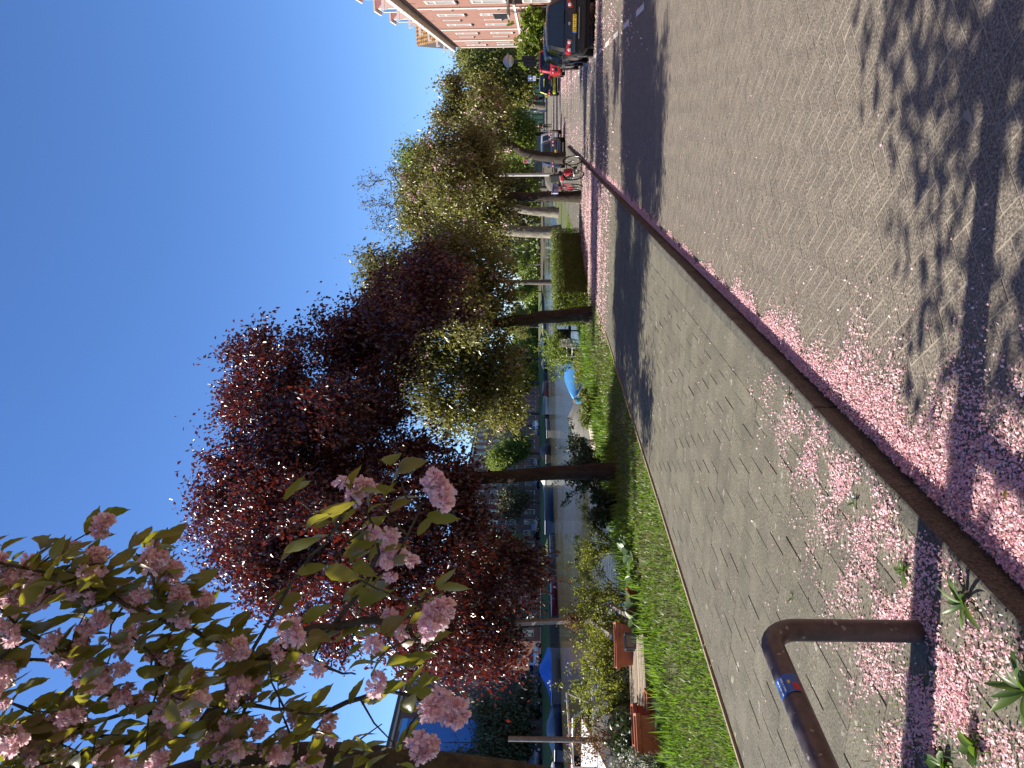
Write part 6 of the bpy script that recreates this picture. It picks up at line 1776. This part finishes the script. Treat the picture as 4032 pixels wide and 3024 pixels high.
for k_, (a_, d_, l_) in enumerate((((-2.08, 2.27, 3.37), (.5, -.1, .3), .5), ((-1.98, 2.25, 3.42), (.1, .0, .8), .5), ((-2.25, 2.32, 3.26), (-.1, -.3, .8), .6), ((-1.84, 2.31, 3.04), (.6, .0, .1), .35), ((-1.74, 2.29, 3.18), (.7, -.1, .5), .3),
        ((-2.4, 2.25, 3.75), (.2, .1, .6), .5), ((-2.4, 2.3, 3.3), (.1, -.4, .6), .5), ((-2.25, 2.2, 3.5), (-.3, -.2, .5), .45), ((-2.17, 2.35, 3.17), (.2, -.3, -.3), .4), ((-2.6, 2.3, 3.5), (.2, -.3, .3), .5), ((-2.35, 2.39, 3.15), (.0, -.4, .2), .4), ((-1.84, 2.24, 3.57), (-.4, -.1, .5), .4), ((-2.5, 2.40, 2.74), (.1, -.5, .1), .4), ((-1.65, 2.27, 3.3), (-.1, .1, .6), .4))):
    v_ = Vector(d_).normalized() * l_
    LIMBS['U%d' % k_] = ([a_, tuple(Vector(a_) + v_ * .5 + Vector((0, 0, .03))), tuple(Vector(a_) + v_)], .010, .003)
rgc = np.random.default_rng(77)
rc = random.Random(5)
twig_pts = []
for key, (pp, ra, rb) in LIMBS.items():
    pts = [Vector(p) for p in pp]
    # resample smoothly with a little wander
    sm = []
    for i in range(len(pts) - 1):
        p0 = pts[max(0, i - 1)]; p1 = pts[i]; p2 = pts[i + 1]; p3 = pts[min(len(pts) - 1, i + 2)]
        for q in range(4):
            t = q / 4
            v = 0.5 * ((2 * p1) + (-p0 + p2) * t + (2 * p0 - 5 * p1 + 4 * p2 - p3) * t * t + (-p0 + 3 * p1 - 3 * p2 + p3) * t ** 3)
            sm.append(v + Vector((rc.gauss(0, .004), rc.gauss(0, .004), rc.gauss(0, .004))))
    sm.append(pts[-1])
    rr = [ra + (rb - ra) * (i / (len(sm) - 1)) ** .8 for i in range(len(sm))]
    mb = MB(); mb.tube([rel(p) for p in sm], rr, n=10 if ra > .02 else 7)
    # side twigs
    for i in range(3, len(sm), 2):
        if (key in 'PQRS') or rc.random() < .62:
            d = Vector((rc.gauss(0, 1), rc.gauss(0, 1), rc.gauss(0, .8) + .15)).normalized()
            ln = rc.uniform(.10, .30) * (1.6 if key in 'PQRS' else 1)
            a = sm[i]; b2 = a + d * ln * .5 + Vector((0, 0, .02)); c = a + d * ln
            mb.tube([rel(a), rel(b2), rel(c)], [.005, .0038, .0022], n=5, caps=False)
            for p in (b2, c): twig_pts.append((p, key))
        twig_pts.append((sm[i], key))
    mb.build('limb', 'bark_mossy', ct, smooth=60)

# leaf mesh: pointed, toothed a little, folded along the midrib, curling down
def cherry_leaf(seed):
    r2 = random.Random(seed)
    m_ = MB(); n = 9; vs = []; fs = []
    for i in range(n + 1):
        u = i / n
        w_ = .235 * math.sin(PI * u ** .85) ** .9 * (1 - .25 * u) if 0 < i < n else .004
        if i == n - 1: w_ = .035
        w_ *= 1 + (.07 if i % 2 else -.04)
        zc = -.30 * u * u + .05 * math.sin(u * 5 + seed)
        f = .30
        vs += [(u, -w_, zc + w_ * f + r2.uniform(-.006, .006)), (u, 0, zc), (u, w_, zc + w_ * f + r2.uniform(-.006, .006))]
    for i in range(n):
        fs += [(i * 3, i * 3 + 3, i * 3 + 4, i * 3 + 1), (i * 3 + 1, i * 3 + 4, i * 3 + 5, i * 3 + 2)]
    m_.add(vs, fs); return m_
leaf_src = [cherry_leaf(s) for s in range(3)]
# double blossom: a ball of ruffled petals
def blossom_mesh(seed, n=58, rad=.025):
    rg2 = np.random.default_rng(seed); m_ = MB()
    for k in range(n):
        d = rg2.normal(size=3); d[2] -= .35; d /= np.linalg.norm(d)
        p = d * rad * (.2 + .5 * rg2.random())
        s = np.cross(d, rg2.normal(size=3)); s /= np.linalg.norm(s); t = np.cross(d, s)
        L = rad * (.5 + .5 * rg2.random()); W = L * .8
        e = d * L + s * rg2.normal() * L * .3
        a = p - t * W * .12; b = p + t * W * .12
        m1 = p + e * .65 - t * W * .5 + s * L * .12; m2 = p + e * .65 + t * W * .5 - s * L * .1
        c1 = p + e - t * W * .26 + s * L * .22; c2 = p + e + t * W * .26 + s * L * .12; cm = p + e * .9 + s * L * .05
        m_.add([a, b, m2, c2, cm, c1, m1], [(0, 1, 2, 6), (6, 2, 4), (2, 3, 4), (6, 4, 5)])
    return m_
blo_src = [blossom_mesh(s) for s in range(5)]
protoL = [None] * 3; protoB = [None] * 5
part_count = 0
rest = MB(); rest_b = MB()
cands = []
for (p, key) in twig_pts:
    hid = key in 'PQRS'
    for q in range(11 if hid else 5):
        cands.append((p, hid))
rc.shuffle(cands)
leaf_parts = 0
for (p, hid) in cands:
    if rc.random() < (.12 if hid else (.16 if p.z > 2.62 else .70)): continue
    pos = p + Vector((rc.gauss(0, .035), rc.gauss(0, .035), rc.gauss(0, .03))) * (3.2 if hid else 1)
    yaw = rc.gauss(R(35), .9)      # the wind combs the leaves to the right
    pitch = rc.uniform(.1, 1.15)
    roll = rc.gauss(0, .6)
    s_ = rc.uniform(.07, .135)
    k = rc.randrange(3)
    show_ = (not hid) and shows(pos.x, pos.y, pos.z, .02)
    if show_ and leaf_parts < 296:
        leaf_parts += 1
        if protoL[k] is None:
            o = leaf_src[k].build('leaf', 'big_cherry_leaf', ct, smooth=80); protoL[k] = o
            o.location = rel(pos); o.rotation_euler = (roll, pitch, yaw); o.scale = (s_,) * 3
        else: inst(protoL[k], ct, rel(pos), (roll, pitch, yaw), s_)
    else:
        M = Matrix.Translation(Vector(rel(pos))) @ Matrix.Rotation(yaw, 4, 'Z') @ Matrix.Rotation(pitch, 4, 'Y') @ Matrix.Rotation(roll, 4, 'X') @ Matrix.Scale(s_, 4)
        rest.add([M @ Vector(v) for v in leaf_src[k].v], leaf_src[k].f)
# blossom clusters: the ones that stand out in the picture, then more along the twigs
CL = [(-1.19, 2.26, 2.31), (-1.21, 2.25, 2.26), (-1.21, 2.26, 2.01), (-1.22, 2.26, 1.97), (-1.33, 2.21, 2.22), (-1.36, 2.2, 2.17), (-1.58, 2.13, 2.03), (-1.61, 2.12, 1.98), (-1.64, 2.11, 2.02), (-1.44, 2.17, 2.07), (-1.9, 2.01, 1.97), (-1.94, 2.0, 1.94), (-1.92, 2.0, 2.0), (-2.04, 1.97, 2.08), (-2.06, 1.96, 2.04), (-1.73, 2.06, 2.25), (-1.8, 2.04, 2.2), (-1.86, 2.02, 2.21), (-1.42, 2.19, 2.17), (-1.51, 2.15, 2.13)]
BIG = [(-1.21, 2.26, 2.01), (-1.22, 2.26, 1.97), (-1.61, 2.12, 1.98), (-1.64, 2.11, 2.02), (-1.94, 2.0, 1.94), (-1.92, 2.0, 2.0), (-2.06, 1.96, 2.04), (-1.21, 2.25, 2.26)]
spots_b = []
for c in CL:
    for q in range(6 if c in BIG else 1): spots_b.append((Vector(c) + Vector((rc.gauss(0, .024), rc.gauss(0, .022), rc.gauss(0, .02))), False))
for (p, key) in twig_pts:
    hid = key in 'PQRS'
    up_ = p.z > 2.55
    if rc.random() < (.25 if hid else (.50 if up_ else .03)):
        m = rc.choice((2, 3, 4, 5))
        c = p + Vector((rc.gauss(0, .02), rc.gauss(0, .02), -.05))
        for q in range(m): spots_b.append((c + Vector((rc.gauss(0, .022), rc.gauss(0, .022), rc.gauss(0, .02))), hid))
nb = 0
for (p, hid) in spots_b:
    k = rc.randrange(5); s_ = rc.uniform(.75, 1.15); rot = (rc.gauss(0, .5), rc.gauss(0, .5), rc.random() * 6.28)
    if not hid and nb < 296 and shows(p.x, p.y, p.z, .02):
        nb += 1
        if protoB[k] is None:
            o = blo_src[k].build('blossom', 'blossom_near', ct); protoB[k] = o
            o.location = rel(p); o.rotation_euler = rot; o.scale = (s_,) * 3
        else: inst(protoB[k], ct, rel(p), rot, s_)
    else:
        M = Matrix.Translation(Vector(rel(p))) @ Matrix.Rotation(rot[2], 4, 'Z') @ Matrix.Scale(s_, 4)
        rest_b.add([M @ Vector(v) for v in blo_src[k].v], blo_src[k].f)
o = rest.build('foliage', 'big_cherry_leaf', ct, smooth=80); o['kind'] = 'stuff'
if rest_b.v:
    o = rest_b.build('blossoms', 'blossom_near', ct); o['kind'] = 'stuff'
# the wider crown above and behind, which dapples the street
CB = [(-3.7, 2.1, 4.1, .8), (-4.2, 2.6, 4.3, .75), (-3.5, 1.6, 3.8, .6), (-4.3, 1.8, 4.0, .7), (-3.2, 2.2, 4.9, .6), (-4.6, 3.0, 4.6, .5), (-3.9, 1.1, 3.8, .6), (-5.0, 2.3, 4.5, .6), (-2.6, 1.7, 4.4, .5), (-4.6, 2.2, 3.6, .6), (-5.2, 1.6, 4.0, .6)]
P = blob_points(CB, 3800, rgc, .45) - np.array(off)
cl = np.sin(P[:, 0] * 6 + P[:, 2] * 4) + np.sin(P[:, 1] * 7 - P[:, 2] * 3) + rgc.normal(0, .6, len(P))
V, F = leaves(P[cl > .05], (.095, .16), .5, .8, .5, rg=rgc)
npmesh('high_crown', V, F, 'big_cherry_leaf', ct, kind='stuff')

# ---- weeds in the foreground and one dandelion head
GW = 'weeds growing in the pavement'
W_ = [(-1.78, 2.42, .012, 12, .11, .2, 'narrow leaved weed at the kerb beside the hoop footing'), (-1.83, 2.02, .012, 14, .15, .2, 'large narrow leaved weed at the lower right picture corner'), (-1.93, 2.86, .012, 9, .075, .3, 'small dark weed among petals in front of the hoop'),
      (-1.73, 4.53, .006, 7, .06, .3, 'tiny weed in the kerb joint at the start of the petal drift'), (-1.90, 3.42, .012, 6, .05, .3, 'tiny weed among petals beside the kerb'), (-2.50, 2.32, .006, 9, .09, .5, 'broad weed among petals left of the hoop leg'), (-2.24, 2.18, .006, 9, .08, .55, 'broad dark weed in the shadow right of the hoop leg'), (-2.95, 4.05, .006, 5, .05, .25, 'lone weed in the bare tiles behind the hoop')]
for i, (x, y, z, n, ln, wd, lab) in enumerate(W_):
    rosette('weed', lab, x, y, z, n, ln, wd, 'weed_leaf', 300 + i, rise_=.55, flop=.35, group=GW)
dn = thing('dandelion', 'yellow dandelion head lying on the pink petals by the kerb', 'flower', (-1.33, 2.46, Z_ROAD + .05))
mb = MB()
for k in range(40):
    a = k * 2.4; r_ = .004 + .011 * math.sqrt(k / 40); c, s = math.cos(a), math.sin(a)
    mb.add([(c * r_ * .3, s * r_ * .3, 0), (c * r_ - s * .002, s * r_ + c * .002, .006), (c * r_ * 1.25, s * r_ * 1.25, .004), (c * r_ + s * .002, s * r_ - c * .002, .006)], [(0, 1, 2, 3)])
mb.build('petals', 'flower_yellow', dn)
